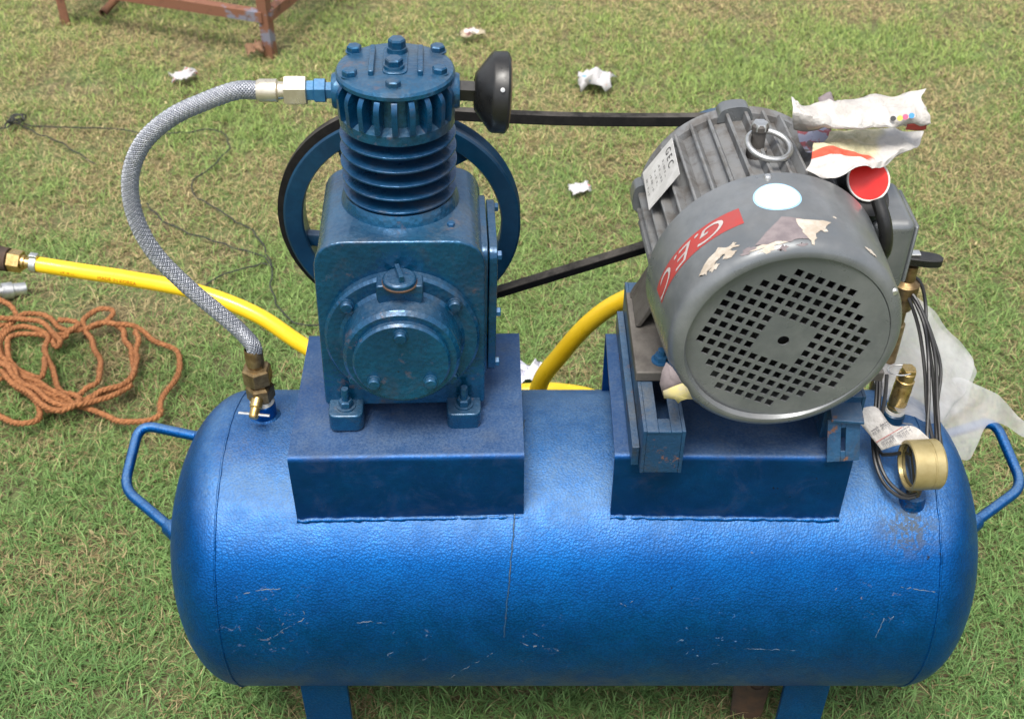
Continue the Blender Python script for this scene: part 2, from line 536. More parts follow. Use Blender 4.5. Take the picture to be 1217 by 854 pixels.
def make_grass(n_cand):
    y = 0.55 + (5.0 - 0.55) * rng.random(n_cand) ** 1.12
    x = (rng.random(n_cand) * 2 - 1) * (0.85 + 0.42 * y)
    # a coarser, sparser surround beyond the lawn that the photograph shows
    y2 = rng.uniform(-0.6, 7.0, 210000)
    x2 = rng.uniform(-3.4, 3.4, 210000)
    o2 = (np.abs(x2) > 0.85 + 0.42 * y2) | (y2 < 0.55) | (y2 > 5.0)
    x, y = np.concatenate([x, x2[o2]]), np.concatenate([y, y2[o2]])
    outer = np.concatenate([np.zeros(n_cand, bool), np.ones(int(o2.sum()), bool)])
    n_cand = len(x)
    # tufts: pull blades towards shared nodes
    cell = 0.024
    cx, cy = np.round(x / cell), np.round(y / cell)
    hx = (np.sin(cx * 12.9898 + cy * 78.233) * 43758.5453) % 1.0
    hy = (np.sin(cx * 39.346 + cy * 11.135) * 24634.6345) % 1.0
    nx, ny = (cx + hx - 0.5) * cell, (cy + hy - 0.5) * cell
    pull = rng.random(n_cand) * 0.8
    x, y = x * (1 - pull) + nx * pull, y * (1 - pull) + ny * pull
    patch = 0.45 * vnoise(x, y, 2.2, 1) + 0.35 * vnoise(x, y, 7, 2) + 0.2 * vnoise(x, y, 22, 3)
    thin = 0.5 * vnoise(x, y, 5, 8) + 0.5 * vnoise(x, y, 17, 9)
    keep = rng.random(n_cand) < np.clip(0.70 + (thin - 0.33) * 2.2, 0.42, 1.0)
    x, y, patch, outer = x[keep], y[keep], patch[keep], outer[keep]
    n = len(x)
    dryp = np.clip(0.20 + (patch - 0.5) * 2.7 + 0.32 * np.clip((y - 1.5) / 1.2, 0, 1), 0.06, 0.78)
    dry = rng.random(n) < dryp
    stem = rng.random(n) < 0.10
    L = rng.uniform(0.016, 0.048, n) * (1.12 - 0.35 * patch)
    L = np.where(stem, rng.uniform(0.03, 0.07, n), L)
    L = np.where(dry & ~stem, L * 0.85, L)
    w = rng.uniform(0.0006, 0.0014, n) * np.where(stem, 0.6, 1.0) * np.where(dry, 0.75, 1.0)
    w, L = np.where(outer, w * 1.9, w), np.where(outer, L * 1.35, L)
    broad = rng.random(n) < 0.012
    w = np.where(broad, w * 3.0, w)
    L = np.where(broad, L * 0.6, L)
    ph = rng.random(n) * 2 * np.pi
    th0 = np.where(dry | stem, rng.uniform(0.6, 1.45, n), rng.uniform(0.1, 1.15, n))
    th1 = np.minimum(th0 + rng.uniform(0.3, 1.6, n), 2.2)
    zb = np.where(dry, rng.uniform(0.002, 0.016, n), rng.uniform(0.0, 0.008, n))
    S = np.array([0, 0.36, 0.72, 1.0])
    dx, dy = np.cos(ph), np.sin(ph)
    turn = rng.uniform(-0.9, 0.9, n)
    px, py, pz = x.copy(), y.copy(), zb.copy()
    V = np.zeros((n, 7, 3), np.float32)
    sx, sy = -np.sin(ph), np.cos(ph)
    wid = [1.0, 0.92, 0.6]
    idx = 0
    for i in range(4):
        if i:
            th = th0 + (th1 - th0) * (S[i] + S[i - 1]) / 2
            d = L * (S[i] - S[i - 1])
            a = ph + turn * S[i]
            px = px + np.cos(a) * np.sin(th) * d
            py = py + np.sin(a) * np.sin(th) * d
            pz = np.maximum(pz + np.cos(th) * d, 0.003)
        if i < 3:
            for s in (-1, 1):
                V[:, idx, 0] = px + s * sx * w * wid[i]
                V[:, idx, 1] = py + s * sy * w * wid[i]
                V[:, idx, 2] = pz
                idx += 1
        else:
            V[:, idx, 0], V[:, idx, 1], V[:, idx, 2] = px, py, pz
    base = (np.arange(n) * 7)[:, None]
    tri = np.array([0, 1, 3, 2, 2, 3, 5, 4, 4, 5, 6])
    loops = (base + tri[None]).astype(np.int32).ravel()
    starts = ((np.arange(n) * 11)[:, None] + np.array([0, 4, 8])[None]).astype(np.int32).ravel()
    me = bpy.data.meshes.new('grass')
    me.vertices.add(n * 7)
    me.vertices.foreach_set('co', V.ravel())
    me.loops.add(n * 11)
    me.loops.foreach_set('vertex_index', loops)
    me.polygons.add(n * 3)
    me.polygons.foreach_set('loop_start', starts)
    me.polygons.foreach_set('use_smooth', np.ones(n * 3, bool))
    # blade colours
    t = rng.random((n, 1))
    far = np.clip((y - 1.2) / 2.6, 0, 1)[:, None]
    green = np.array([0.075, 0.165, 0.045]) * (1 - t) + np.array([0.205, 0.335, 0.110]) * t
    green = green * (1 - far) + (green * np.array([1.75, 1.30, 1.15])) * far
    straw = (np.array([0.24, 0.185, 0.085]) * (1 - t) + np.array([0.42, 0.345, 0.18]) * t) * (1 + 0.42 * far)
    brown = np.array([0.17, 0.115, 0.055])
    c = np.where(dry[:, None], straw, green)
    c = np.where((dry & (rng.random(n) < 0.18))[:, None], brown, c)
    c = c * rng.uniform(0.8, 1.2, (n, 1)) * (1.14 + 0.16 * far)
    colr = np.ones((n, 7, 4), np.float32)
    colr[:, :, :3] = c[:, None, :]
    colr[:, 0:2, :3] = c[:, None, :] * 0.55 + np.array([0.16, 0.13, 0.06]) * 0.45      # pale leaf sheaths
    tipdry = (rng.random(n) < 0.25)
    colr[tipdry, 6, :3] = np.array([0.33, 0.26, 0.13])
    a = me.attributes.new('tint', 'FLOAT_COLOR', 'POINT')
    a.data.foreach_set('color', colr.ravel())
    me.update()
    me.validate()
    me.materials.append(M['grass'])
    o = bpy.data.objects.new('grass', me)
    COL.objects.link(o)
    tag(o, 'short green lawn grass with dry straw patches', 'grass', kind='stuff')
make_grass(520000)

# ------------------------------------------------------------------ the air compressor
comp = empty('air_compressor', (0.085, 1.193, 0.0), 'blue belt driven air compressor with horizontal tank on the lawn', 'compressor')
YA, ZA, RT, XL, XR, CAP = 1.193, 0.344, 0.22, -0.395, 0.570, 0.105
def tank_z(y): return ZA + math.sqrt(max(0.0, RT * RT - (y - YA) ** 2))

# tank: straight shell and two elliptical heads
prof = []
for i in range(0, 25):
    a = (math.pi / 2) * i / 24
    prof.append((RT * math.sin(a) if i else 0.0, XL - CAP * math.cos(a)))
for i in range(1, 20):
    prof.append((RT, XL + (XR - XL) * i / 20))
for i in range(0, 25):
    a = (math.pi / 2) * (1 - i / 24)
    prof.append((RT * math.sin(a) if i < 24 else 0.0, XR + CAP * math.cos(a)))
tank = MB(T(0, YA, ZA) @ TO_X).lathe(prof, 128).build('tank', M['tank'], comp, sharp=60)
def tank_ring(x, a0, a1, n=160, rr=0.0016, jit=0.0005, slope=0.0):
    pts = []
    for i in range(n + 1):
        a = a0 + (a1 - a0) * i / n
        r = RT + 0.0002
        pts.append(Vector((x + slope * (a - a0) + jit * 2 * mnoise.noise(Vector((i * .23, x * 9, 1))), YA - r * math.cos(a), ZA + r * math.sin(a))))
    return MB().tube(pts, rr, 6, scale=[1 + 0.45 * mnoise.noise(Vector((i * .4, x * 5, 4))) for i in range(n + 1)])
for x in (XL, XR):
    tank_ring(x, R_(-180), R_(180), 260).build('end_weld', M['tank'], tank, sharp=60)
tank_ring(0.018, R_(95), R_(10), 90, 0.0012, 0.0010, slope=0.020).build('seam_weld', M['rail'], tank, sharp=60)

# scratches in the paint
def on_tank(u, v, off):
    d = ray(u, v); o_ = Vector((0, 0, CAM_H))
    a = d.y ** 2 + d.z ** 2; b = 2 * (d.y * (o_.y - YA) + d.z * (o_.z - ZA)); c = (o_.y - YA) ** 2 + (o_.z - ZA) ** 2 - (RT + off) ** 2
    return o_ + d * ((-b - math.sqrt(max(0, b * b - 4 * a * c))) / (2 * a))
scr = simple('scratched_primer', (0.045, 0.10, 0.18), (0.13, 0.15, 0.16), 60, 0.7)
for line, w_ in (([(325, 757), (337, 747), (352, 741), (363, 733), (360, 724)], 0.0007), ([(424, 740), (438, 738), (460, 740)], 0.0008), ([(533, 806), (552, 794), (575, 782), (590, 772)], 0.0006), ([(1070, 697), (1090, 700), (1112, 703)], 0.0008), ([(868, 769), (905, 771), (948, 772)], 0.0006), ([(1040, 757), (1046, 745), (1050, 733)], 0.0009), ([(1058, 752), (1056, 740), (1062, 730)], 0.0009), ([(290, 705), (312, 700), (335, 699)], 0.0009), ([(736, 716), (745, 720), (752, 714)], 0.0008)):
    P = []
    for a_, b_ in zip(line, line[1:]):
        for t_ in np.linspace(0, 1, 14, endpoint=False):
            u_, v_ = a_[0] + (b_[0] - a_[0]) * t_, a_[1] + (b_[1] - a_[1]) * t_
            n_ = mnoise.noise(Vector((u_ * .22, v_ * .22, 1.5)))
            P.append(on_tank(u_ + 1.6 * n_, v_ + 1.6 * mnoise.noise(Vector((u_ * .3, v_ * .3, 7))), -w_ * 0.75 + 0.0007 * n_))
    MB().tube(P, w_, 5).build('scratch', scr, tank, sharp=0)

# handles
def handle(ps):
    pts = []
    P = [Vector(p) for p in ps]
    pts.append(P[0])
    for i in (1, 2):
        a, b, c = P[i - 1], P[i], P[i + 1]
        r = 0.028
        s, e = b + (a - b).normalized() * r, b + (c - b).normalized() * r
        for k in range(9):
            t = k / 8
            pts.append(s * (1 - t) ** 2 + b * 2 * t * (1 - t) + e * t * t)
    pts.append(P[3])
    mb = MB().tube(pts, 0.0078, 14)
    for p, q in ((P[0], P[1]), (P[3], P[2])):
        d = (q - p).normalized()
        mb.lathe([(0.0135, -0.016), (0.0125, 0.007), (0.0082, 0.012)], 14, Matrix.Translation(p) @ d.to_track_quat('Z', 'Y').to_matrix().to_4x4())
    return mb
handle([(-0.472, 1.297, 0.448), at_z(166, 504, 0.45), at_z(147, 580, 0.42), (-0.487, 1.132, 0.425)]).build('handle', M['tank'], comp)
handle([(0.647, 1.297, 0.448), at_z(1182, 499, 0.45), at_z(1216, 578, 0.425), (0.664, 1.143, 0.425)]).build('handle', M['tank'], comp)

# legs (flat bars) and rusty bracket
for x0, x1 in ((-0.312, -0.243), (0.402, 0.469)):
    for y0, s in ((1.02, 1), (1.33, -1)):
        mb = MB()
        zt = tank_z(y0) * 0 + ZA - math.sqrt(RT * RT - (y0 - YA) ** 2) + 0.02
        mb.add([(x0, y0 - .004, 0), (x1, y0 - .004, 0), (x1, y0 + .004, 0), (x0, y0 + .004, 0), (x0, y0 - .004, zt), (x1, y0 - .004, zt), (x1, y0 + .004, zt), (x0, y0 + .004, zt)],
               [(0, 1, 2, 3), (4, 7, 6, 5), (0, 4, 5, 1), (1, 5, 6, 2), (2, 6, 7, 3), (3, 7, 4, 0)])
        mb.box(x0 - .003, x1 + .003, y0 - .03 * (s > 0) - .006, y0 + .03 * (s < 0) + .006, 0.0, 0.008)
        mb.build('leg', M['tank'], comp, bevel=0.0012)
mb = MB(T(0.385, 1.10, 0.06) @ RZ(-8))
mb.prism([(-0.026, -0.075), (0.02, -0.075), (0.026, 0.085), (-0.034, 0.085)], -0.006, 0.006, RX(90))
mb.lathe([(0.017, 0), (0.017, 0.004), (0.010, 0.004), (0.010, -0.0)], 20, T(0.004, -0.006, 0.045) @ TO_NY)
o = mb.build('bracket', M['rust_dark'], comp, bevel=0.001); o['label'] = 'rusty iron bracket behind the leg'

# platforms: bent plates welded on the tank
ZP = 0.634
def platform(x0, x1, y0, y1, yaw):
    c = Vector(((x0 + x1) / 2, (y0 + y1) / 2, 0))
    Mx = Matrix.Translation(c) @ RZ(yaw) @ Matrix.Translation(-c)
    zb = tank_z(y0) - 0.006
    t, br = 0.006, 0.008
    prof = [(y0, zb)]
    for k in range(6):
        a = math.pi / 2 * k / 5
        prof.append((y0 + br - br * math.cos(a), ZP - br + br * math.sin(a)))
    for k in range(6):
        a = math.pi / 2 * (1 - k / 5)
        prof.append((y1 - br + br * math.cos(a), ZP - br + br * math.sin(a)))
    prof.append((y1, zb))
    inner = [(y1 - t, zb), (y1 - t, ZP - t), (y0 + t, ZP - t), (y0 + t, zb)]
    pl = prof + inner
    n = len(pl)
    vs = [(x0, y, z) for y, z in pl] + [(x1, y, z) for y, z in pl]
    fs = [(k, (k + 1) % n, n + (k + 1) % n, n + k) for k in range(n)]
    m = len(prof)
    # end faces as strips
    def cap(off):
        out = [(off + m - 1, off + m, off + m + 1, off + m - 2)]
        out.append(tuple(off + k for k in list(range(1, m - 1)) + [m + 1, m + 2]))
        out.append((off + 0, off + 1, off + m + 2, off + m + 3))
        return out
    fs += cap(0) + cap(n)
    o = MB(Mx).add(vs, fs).build('platform', M['frame'], comp, sharp=25)
    wb = MB(Mx)
    pts = [Vector((x0 + (x1 - x0) * i / 70, y0 - 0.0012 + 0.0006 * mnoise.noise(Vector((i * .5, x0, 2))), zb + 0.004 + 0.0034 * mnoise.noise(Vector((i * .27, x0 * 7, 0))))) for i in range(71)]
    wb.tube(pts, 0.0036, 8, scale=[1 + 0.6 * mnoise.noise(Vector((i * .45, x0 * 3, 9))) for i in range(71)])
    wb.build('weld_bead', M['tank'], o, sharp=60)
    return o
platform(-0.289, 0.013, 1.065, 1.321, 1.2)
platform(0.133, 0.437, 1.065, 1.321, -0.8)

# ---------------- pump
PM = T(-0.143, 1.19, ZP) @ RZ(3.0) @ RY(1.5)
def rounded(pts, rads, seg=8):
    out = []
    n = len(pts)
    for i in range(n):
        b = Vector(pts[i]); a = Vector(pts[i - 1]); c = Vector(pts[(i + 1) % n]); r = rads[i]
        if r == 0: out.append(tuple(b)); continue
        s, e = b + (a - b).normalized() * r, b + (c - b).normalized() * r
        for k in range(seg + 1):
            t = k / seg
            out.append(tuple(s * (1 - t) ** 2 + b * 2 * t * (1 - t) + e * t * t))
    return out
XZ = RX(90)       # local (x, y, h) -> (x, -h, z=y)
case = MB(PM)
poly = rounded([(-0.103, 0.018), (0.103, 0.018), (0.101, 0.272), (-0.101, 0.272)], [0.008, 0.008, 0.042, 0.042])
case.prism(poly, -0.135, 0.040, XZ)
case.lathe([(0.074, 0.0), (0.072, 0.01), (0.068, 0.018)], 48, T(0, 0.06, 0.268))
crank = case.build('crankcase', M['pump'], comp, bevel=0.005, seg=3)
# raised rim of the front face
mb = MB(PM)
rim_o = rounded([(-0.1045, 0.017), (0.1045, 0.017), (0.1025, 0.2735), (-0.1025, 0.2735)], [0.008, 0.008, 0.042, 0.042])
mb.prism(rim_o, 0.031, 0.043, XZ)
mb.build('face_flange', M['pump'], crank, bevel=0.003)
# bearing housing
CZ = 0.136
fc = T(0, -0.043, CZ) @ TO_NY
MB(PM).lathe([(0.0965, -0.004), (0.0965, 0.009), (0.093, 0.0125), (0.078, 0.0125), (0.074, 0.016), (0.0715, 0.046), (0.067, 0.051), (0.0, 0.051)], 72, fc).build('bearing_housing', M['pump'], crank, sharp=30)
MB(PM).lathe([(0.0595, 0.049), (0.0595, 0.057), (0.057, 0.060), (0.0, 0.0605)], 64, fc).build('end_cover', M['pump'], crank, sharp=30)
bolt = mesh_of(MB().lathe([(0.0092, 0.0), (0.0092, 0.0015), (0.0075, 0.002), (0.0075, 0.0068), (0.0062, 0.0082), (0, 0.0084)], 24), M['pump'])
hexb = mesh_of(MB().lathe([(0.0105, 0), (0.0105, 0.0015), (0.0, 0.0015)], 20).lathe([(0.0088, 0.0012), (0.0088, 0.007), (0.0074, 0.0085), (0, 0.0086)], 6), M['pump'], 25)
hexs = mesh_of(MB().lathe([(0.0062, 0), (0.0062, 0.0045), (0.0052, 0.0055), (0, 0.0056)], 6), M['pale_blue'], 25)
for du, dz in ((-0.0655, 0.0545), (0.0655, 0.0545), (-0.062, -0.060), (0.062, -0.060)):
    place('bolt', bolt, PM @ T(du * 1.0, -0.0555, CZ + dz) @ TO_NY, crank)
for a in (90, 218, 322):
    place('bolt', bolt, PM @ T(0.044 * math.cos(R_(a)), -0.1032, CZ + 0.044 * math.sin(R_(a))) @ TO_NY, crank)
# oil filler with its plug
mb = MB(PM)
mb.prism(rounded([(-0.028, 0.064), (0.028, 0.064), (0.028, 0.094), (-0.028, 0.094)], [0.014, 0.014, 0.004, 0.004], 5), 0.048, 0.072, T(0, 0, CZ) @ XZ)
mb.build('filler_neck', M['pump'], crank, bevel=0.002)
mb = MB(PM @ T(0, -0.062, CZ + 0.0935))
mb.lathe([(0.0205, 0), (0.0205, 0.005), (0.018, 0.0075), (0, 0.008)], 28)
mb.box(-0.003, 0.003, -0.014, 0.014, 0.007, 0.017, RZ(14))
mb.build('filler_plug', M['pump'], crank, bevel=0.001)
mb = MB(PM @ T(0, -0.062, CZ + 0.0925)).lathe([(0.0215, -0.001), (0.0222, 0.0012), (0.0195, 0.0022)], 28)
mb.build('gasket', M['rust_dark'], crank)
# feet with studs
for du in (-0.0765, 0.0765):
    for dv in (-0.052, 0.125):
        mb = MB(PM)
        s = 1 if dv < 0 else -1
        mb.prism(rounded([(-0.0225, -0.024), (0.0225, -0.024), (0.0225, 0.03), (-0.0225, 0.03)], [0.012, 0.012, 0, 0], 5), 0.0, 0.027, T(du, dv, 0) @ (RZ(0) if s > 0 else RZ(180)))
        f = mb.build('foot', M['pump'], crank, bevel=0.003)
        mb = MB(PM @ T(du, dv - 0.004 * s, 0.027))
        mb.lathe([(0.0125, 0), (0.0125, 0.002), (0, 0.002)], 20).lathe([(0.0095, 0.002), (0.0095, 0.010), (0.008, 0.0115), (0, 0.0116)], 6).lathe([(0.0052, 0.01), (0.0052, 0.028), (0.0045, 0.030), (0, 0.030)], 14)
        mb.build('stud_nut', M['pump'], crank, sharp=30)
# side inspection cover
mb = MB(PM)
mb.prism(rounded([(-0.02, 0.040), (0.118, 0.040), (0.118, 0.245), (-0.02, 0.245)], [0.02] * 4, 5), 0.098, 0.107, Matrix(((0, 0, 1, 0), (1, 0, 0, 0), (0, 1, 0, 0), (0, 0, 0, 1))))
mb.prism(rounded([(-0.016, 0.044), (0.114, 0.044), (0.114, 0.241), (-0.016, 0.241)], [0.02] * 4, 5), 0.1085, 0.119, Matrix(((0, 0, 1, 0), (1, 0, 0, 0), (0, 1, 0, 0), (0, 0, 0, 1))))
mb.build('inspection_cover', M['pump'], crank, bevel=0.0015)
for dv, dz in ((-0.006, 0.228), (0.104, 0.228), (-0.008, 0.142), (0.106, 0.142), (-0.006, 0.058), (0.104, 0.058)):
    place('bolt', hexs, PM @ T(0.119, dv, dz) @ TO_X, crank)
place('bolt', hexs, PM @ T(0.062, -0.006, 0.272) @ Matrix.Scale(0.8, 4), crank)

# cylinder barrel with cooling rings
CV = 0.060
cyl = MB(PM @ T(0, CV, 0)).lathe([(0.066, 0.278), (0.060, 0.284), (0.046, 0.287), (0.046, 0.386), (0.066, 0.388)], 64).build('cylinder', M['pump_clean'], comp)
for i in range(5):
    z = 0.289 + i * 0.0185
    r = 0.0705 - 0.0006 * abs(i - 2)
    MB(PM @ T(0, CV, z)).lathe([(0.0445, -0.0012), (r - 0.002, -0.0010), (r, 0.0004), (r, 0.0022), (r - 0.0015, 0.0032), (0.0445, 0.0036)], 72).build('cooling_ring', M['pump_clean'], cyl)
# cylinder head
HZ = 0.380
hd = MB(PM @ T(0, CV, 0))
hd.lathe([(0.060, HZ - 0.001), (0.0685, HZ), (0.0685, HZ + 0.012), (0.056, HZ + 0.017), (0.053, HZ + 0.050), (0.0655, HZ + 0.0545), (0.0690, HZ + 0.0570), (0.0690, HZ + 0.0615), (0.0670, HZ + 0.0645), (0.060, HZ + 0.0668), (0, HZ + 0.0675)], 80)
head = hd.build('cylinder_head', M['pump'], comp, sharp=30)
TOPZ = HZ + 0.0665
fin_me = None
mb = MB()
mb.prism(rounded([(0.052, HZ + 0.010), (0.0715, HZ + 0.013), (0.0735, HZ + 0.047), (0.066, HZ + 0.0555), (0.052, HZ + 0.0555)], [0, 0.003, 0.008, 0.003, 0], 4), -0.0033, 0.0033, RX(90))
fin_me = mesh_of(mb, M['pump_clean'], 30)
for k in range(22):
    a = 360 * k / 22 + 8
    if abs((a + 180) % 360 - 180) < 11 or abs(a - 180) < 11: continue
    place('head_fin', fin_me, PM @ T(0, CV, 0) @ RZ(a), head)
for du, dv in ((-0.049, 0.040), (0.049, 0.041), (-0.051, -0.023), (0.051, -0.016), (-0.001, -0.050)):
    place('head_bolt', hexb, PM @ T(du, CV + dv, TOPZ - 0.001) @ RZ(du * 900), head)
for du, dv, h in ((0.0015, 0.034, 0.022), (-0.001, -0.008, 0.017)):
    mb = MB(PM @ T(du, CV + dv, TOPZ - 0.001))
    mb.lathe([(0.0125, 0), (0.0125, 0.004), (0.0115, h * 0.42), (0, h * 0.42)], 24).lathe([(0.0104, h * 0.42), (0.0104, h * 0.8), (0.009, h * 0.9), (0, h * 0.9)], 6)
    mb.build('valve_bolt', M['pump'], head, sharp=28)
mb = MB(PM @ T(0, CV - 0.010, TOPZ - 0.0015)).prism(rounded([(-0.0145, -0.014), (0.0145, -0.014), (0.0145, 0.062), (-0.0145, 0.062)], [0.012] * 4, 5), 0, 0.0045)
mb.build('valve_boss', M['pump'], head, bevel=0.0015)
for du in (-0.027, 0.029):
    mb = MB(PM @ T(du, CV + 0.004, TOPZ - 0.0015)).prism(rounded([(-0.0032, -0.030), (0.0032, -0.030), (0.0032, 0.040), (-0.0032, 0.040)], [0.002] * 4, 3), 0, 0.0085)
    mb.build('rib', M['pump'], head, bevel=0.0018)
# ports
PZ = HZ + 0.036
MB(PM @ T(-0.055, CV, PZ) @ TO_NX).lathe([(0.021, 0), (0.021, 0.016), (0.0195, 0.019), (0, 0.019)], 28).build('outlet_port', M['pump'], head)
MB(PM @ T(0.055, CV, PZ) @ TO_X).lathe([(0.021, 0), (0.021, 0.016), (0.0195, 0.019), (0, 0.019)], 28).build('inlet_port', M['pump'], head)

# intake filter: black mushroom housing
FM = PM @ T(0.070, CV, PZ) @ RY(3) @ TO_X
flt = MB(FM).lathe([(0.017, 0.021), (0.022, 0.022), (0.025, 0.0245), (0.0450, 0.040), (0.0470, 0.043), (0.0475, 0.058), (0.0455, 0.0605), (0.043, 0.061), (0, 0.0605)], 48).build('air_filter', M['plastic'], comp, sharp=32)
MB(FM).lathe([(0.013, -0.002), (0.013, 0.022), (0.018, 0.024)], 6).build('filter_neck', M['plastic'], flt, sharp=25)
MB(FM).lathe([(0.0435, 0.0600), (0.0415, 0.0625), (0.020, 0.0635), (0, 0.0637)], 40).build('filter_foam', M['foam'], flt)
place('screw', mesh_of(MB().lathe([(0.0028, 0), (0.0026, 0.0012), (0, 0.0015)], 14), M['steel']), FM @ T(-0.0245, -0.0424, 0.051) @ RZ(-30) @ RX(90), flt)

# outlet nipple, nut and braided hose
OM = PM @ T(-0.074, CV, PZ) @ TO_NX
MB(OM).lathe([(0.0105, -0.002), (0.0105, 0.007), (0.0150, 0.008), (0.0150, 0.020), (0.0125, 0.0215), (0.0125, 0.031)], 6).build('outlet_nipple', M['pale_blue'], comp, sharp=25)
hp0 = OM @ Vector((0, 0, 0.075))
ctrl = [OM @ Vector((0, 0, 0.082)), OM @ Vector((0, 0, 0.11))] + [at_y(u, v, 1.245 - 0.012 * i / 8) for i, (u, v) in enumerate([(243, 121), (203, 140), (170, 170), (155, 210), (160, 255), (182, 298), (218, 336), (256, 368), (283, 391)])]
VX, VY = -0.350, 1.222
VZ = tank_z(VY)
ctrl += [Vector((VX + 0.001, VY, VZ + 0.128)), Vector((VX + 0.001, VY, VZ + 0.112))]
hpath = spline(ctrl, 0.0008)
hose = MB().tube(hpath[::6] + [hpath[-1]], 0.0096, 14).build('braided_hose', M['braid_core'], comp)
hose['label'] = 'grey wire braided hose from cylinder head to tank'
mb = MB()
fr = frames(hpath)
cum = [0.0]
for a, b in zip(hpath, hpath[1:]): cum.append(cum[-1] + (b - a).length)
NS = 14
for sgn in (1, -1):
    for k in range(NS):
        pts = []
        for i, p in enumerate(hpath):
            t, a, b = fr[i]
            ang = 2 * math.pi * k / NS + sgn * cum[i] / 0.046 * 2 * math.pi
            rr = 0.0098 + 0.00035 * math.sin(NS * (cum[i] / 0.046) * 2 * math.pi + (0 if sgn > 0 else math.pi) + k * math.pi)
            pts.append(p + (a * math.cos(ang) + b * math.sin(ang)) * rr)
        mb.tube(pts, 0.00088, 4)
br = mb.build('braid', M['wire'], hose, sharp=0, recalc=False)
br['kind'] = 'stuff'
nutm = MB(OM).lathe([(0.0125, 0.029), (0.0175, 0.030), (0.0180, 0.033), (0.0180, 0.052), (0.0172, 0.055), (0.010, 0.056)], 6)
nutm.build('hose_nut', M['brass_pale'], hose, sharp=25)
MB(OM).lathe([(0.0100, 0.054), (0.0105, 0.062), (0.0135, 0.064), (0.0135, 0.083), (0.0118, 0.087), (0.0100, 0.087)], 20).build('ferrule', M['brass_pale'], hose, sharp=25)

# tank inlet valve under the hose
VM = T(VX, VY, VZ)
tap = MB(VM).lathe([(0.0175, -0.012), (0.0175, 0.026), (0.0155, 0.028), (0, 0.028)], 28).build('inlet_socket', M['tank'], comp)
MB(VM).lathe([(0.0178, -0.003), (0.023, -0.001), (0.0175, 0.004)], 28).build('socket_weld', M['tank'], tap)
MB(VM).lathe([(0.0140, 0.026), (0.0172, 0.0275), (0.0165, 0.034), (0.0140, 0.036)], 24).build('thread_tape', M['tape'], tap)
MB(VM @ RZ(12)).lathe([(0.0145, 0.034), (0.0195, 0.036), (0.0195, 0.056), (0.0165, 0.060), (0.0145, 0.060), (0.0145, 0.066)], 6).build('valve_body', M['brass_dark'], tap, sharp=25)
MB(VM @ RZ(28)).lathe([(0.0145, 0.064), (0.0205, 0.066), (0.0205, 0.088), (0.018, 0.091), (0.0110, 0.092), (0.0110, 0.098)], 6).build('hose_nut', M['brass_dark'], tap, sharp=25)
MB(VM).lathe([(0.0100, 0.096), (0.0125, 0.097), (0.0125, 0.120), (0.0112, 0.123)], 18).build('ferrule', M['brass_dark'], tap, sharp=30)
DM = VM @ T(-0.002, -0.012, 0.044) @ RZ(-8) @ RX(118)
dv = MB(DM).lathe([(0.0085, 0), (0.0085, 0.014), (0.0068, 0.016), (0.0068, 0.028), (0.0055, 0.030), (0, 0.030)], 16).build('drain_screw', M['brass'], tap, sharp=30)
MB(DM).tube([DM.inverted() @ (DM @ Vector((x, 0, 0.024))) for x in (-0.022, -0.01, 0.01, 0.022)], 0.0021, 8).build('tee_bar', M['steel'], tap)

# flywheel and belt
WX, WY, WZ = (PM @ Vector((0, 0.245, CZ))).x - 0.006, 1.437, (PM @ Vector((0, 0.245, CZ))).z - 0.016
WR = 0.1705
WM = T(WX, WY, WZ) @ TO_NY        # local z towards the camera
fw = MB(WM).lathe([(WR - 0.003, -0.017), (WR, -0.015), (WR - 0.006, -0.008), (WR - 0.006, 0.008), (WR, 0.015), (WR - 0.003, 0.017), (WR - 0.026, 0.017), (WR - 0.028, 0.014), (WR - 0.028, -0.014), (WR - 0.026, -0.017), (WR - 0.003, -0.017)], 112).build('flywheel', M['pump_dark'], comp, sharp=32)
MB(WM).lathe([(0.0, 0.028), (0.034, 0.028), (0.037, 0.024), (0.037, -0.024), (0.0, -0.024)], 36).build('hub', M['pump_dark'], fw, sharp=30)
for k in range(5):
    a = 193 + 72 * k
    mb = MB(WM @ RZ(a))
    pts = [Vector((0.030 + (WR - 0.053) * i / 8, 0.014 * math.sin(math.pi * i / 8), 0)) for i in range(9)]
    mb.sweep(pts, rounded([(-0.010, -0.008), (0.010, -0.008), (0.010, 0.008), (-0.010, 0.008)], [0.003] * 4, 2), up=(0, 0, 1))
    mb.build('spoke', M['pump_dark'], fw, sharp=30)
MB(PM @ T(0, 0.13, CZ) @ TO_Y).lathe([(0.05, 0), (0.045, 0.03), (0.016, 0.032), (0.016, 0.13)], 28).build('shaft_bearing', M['pump'], crank, sharp=30)
MXC, MZC = 0.315, 0.840
BXC = 0.286
PR = 0.086
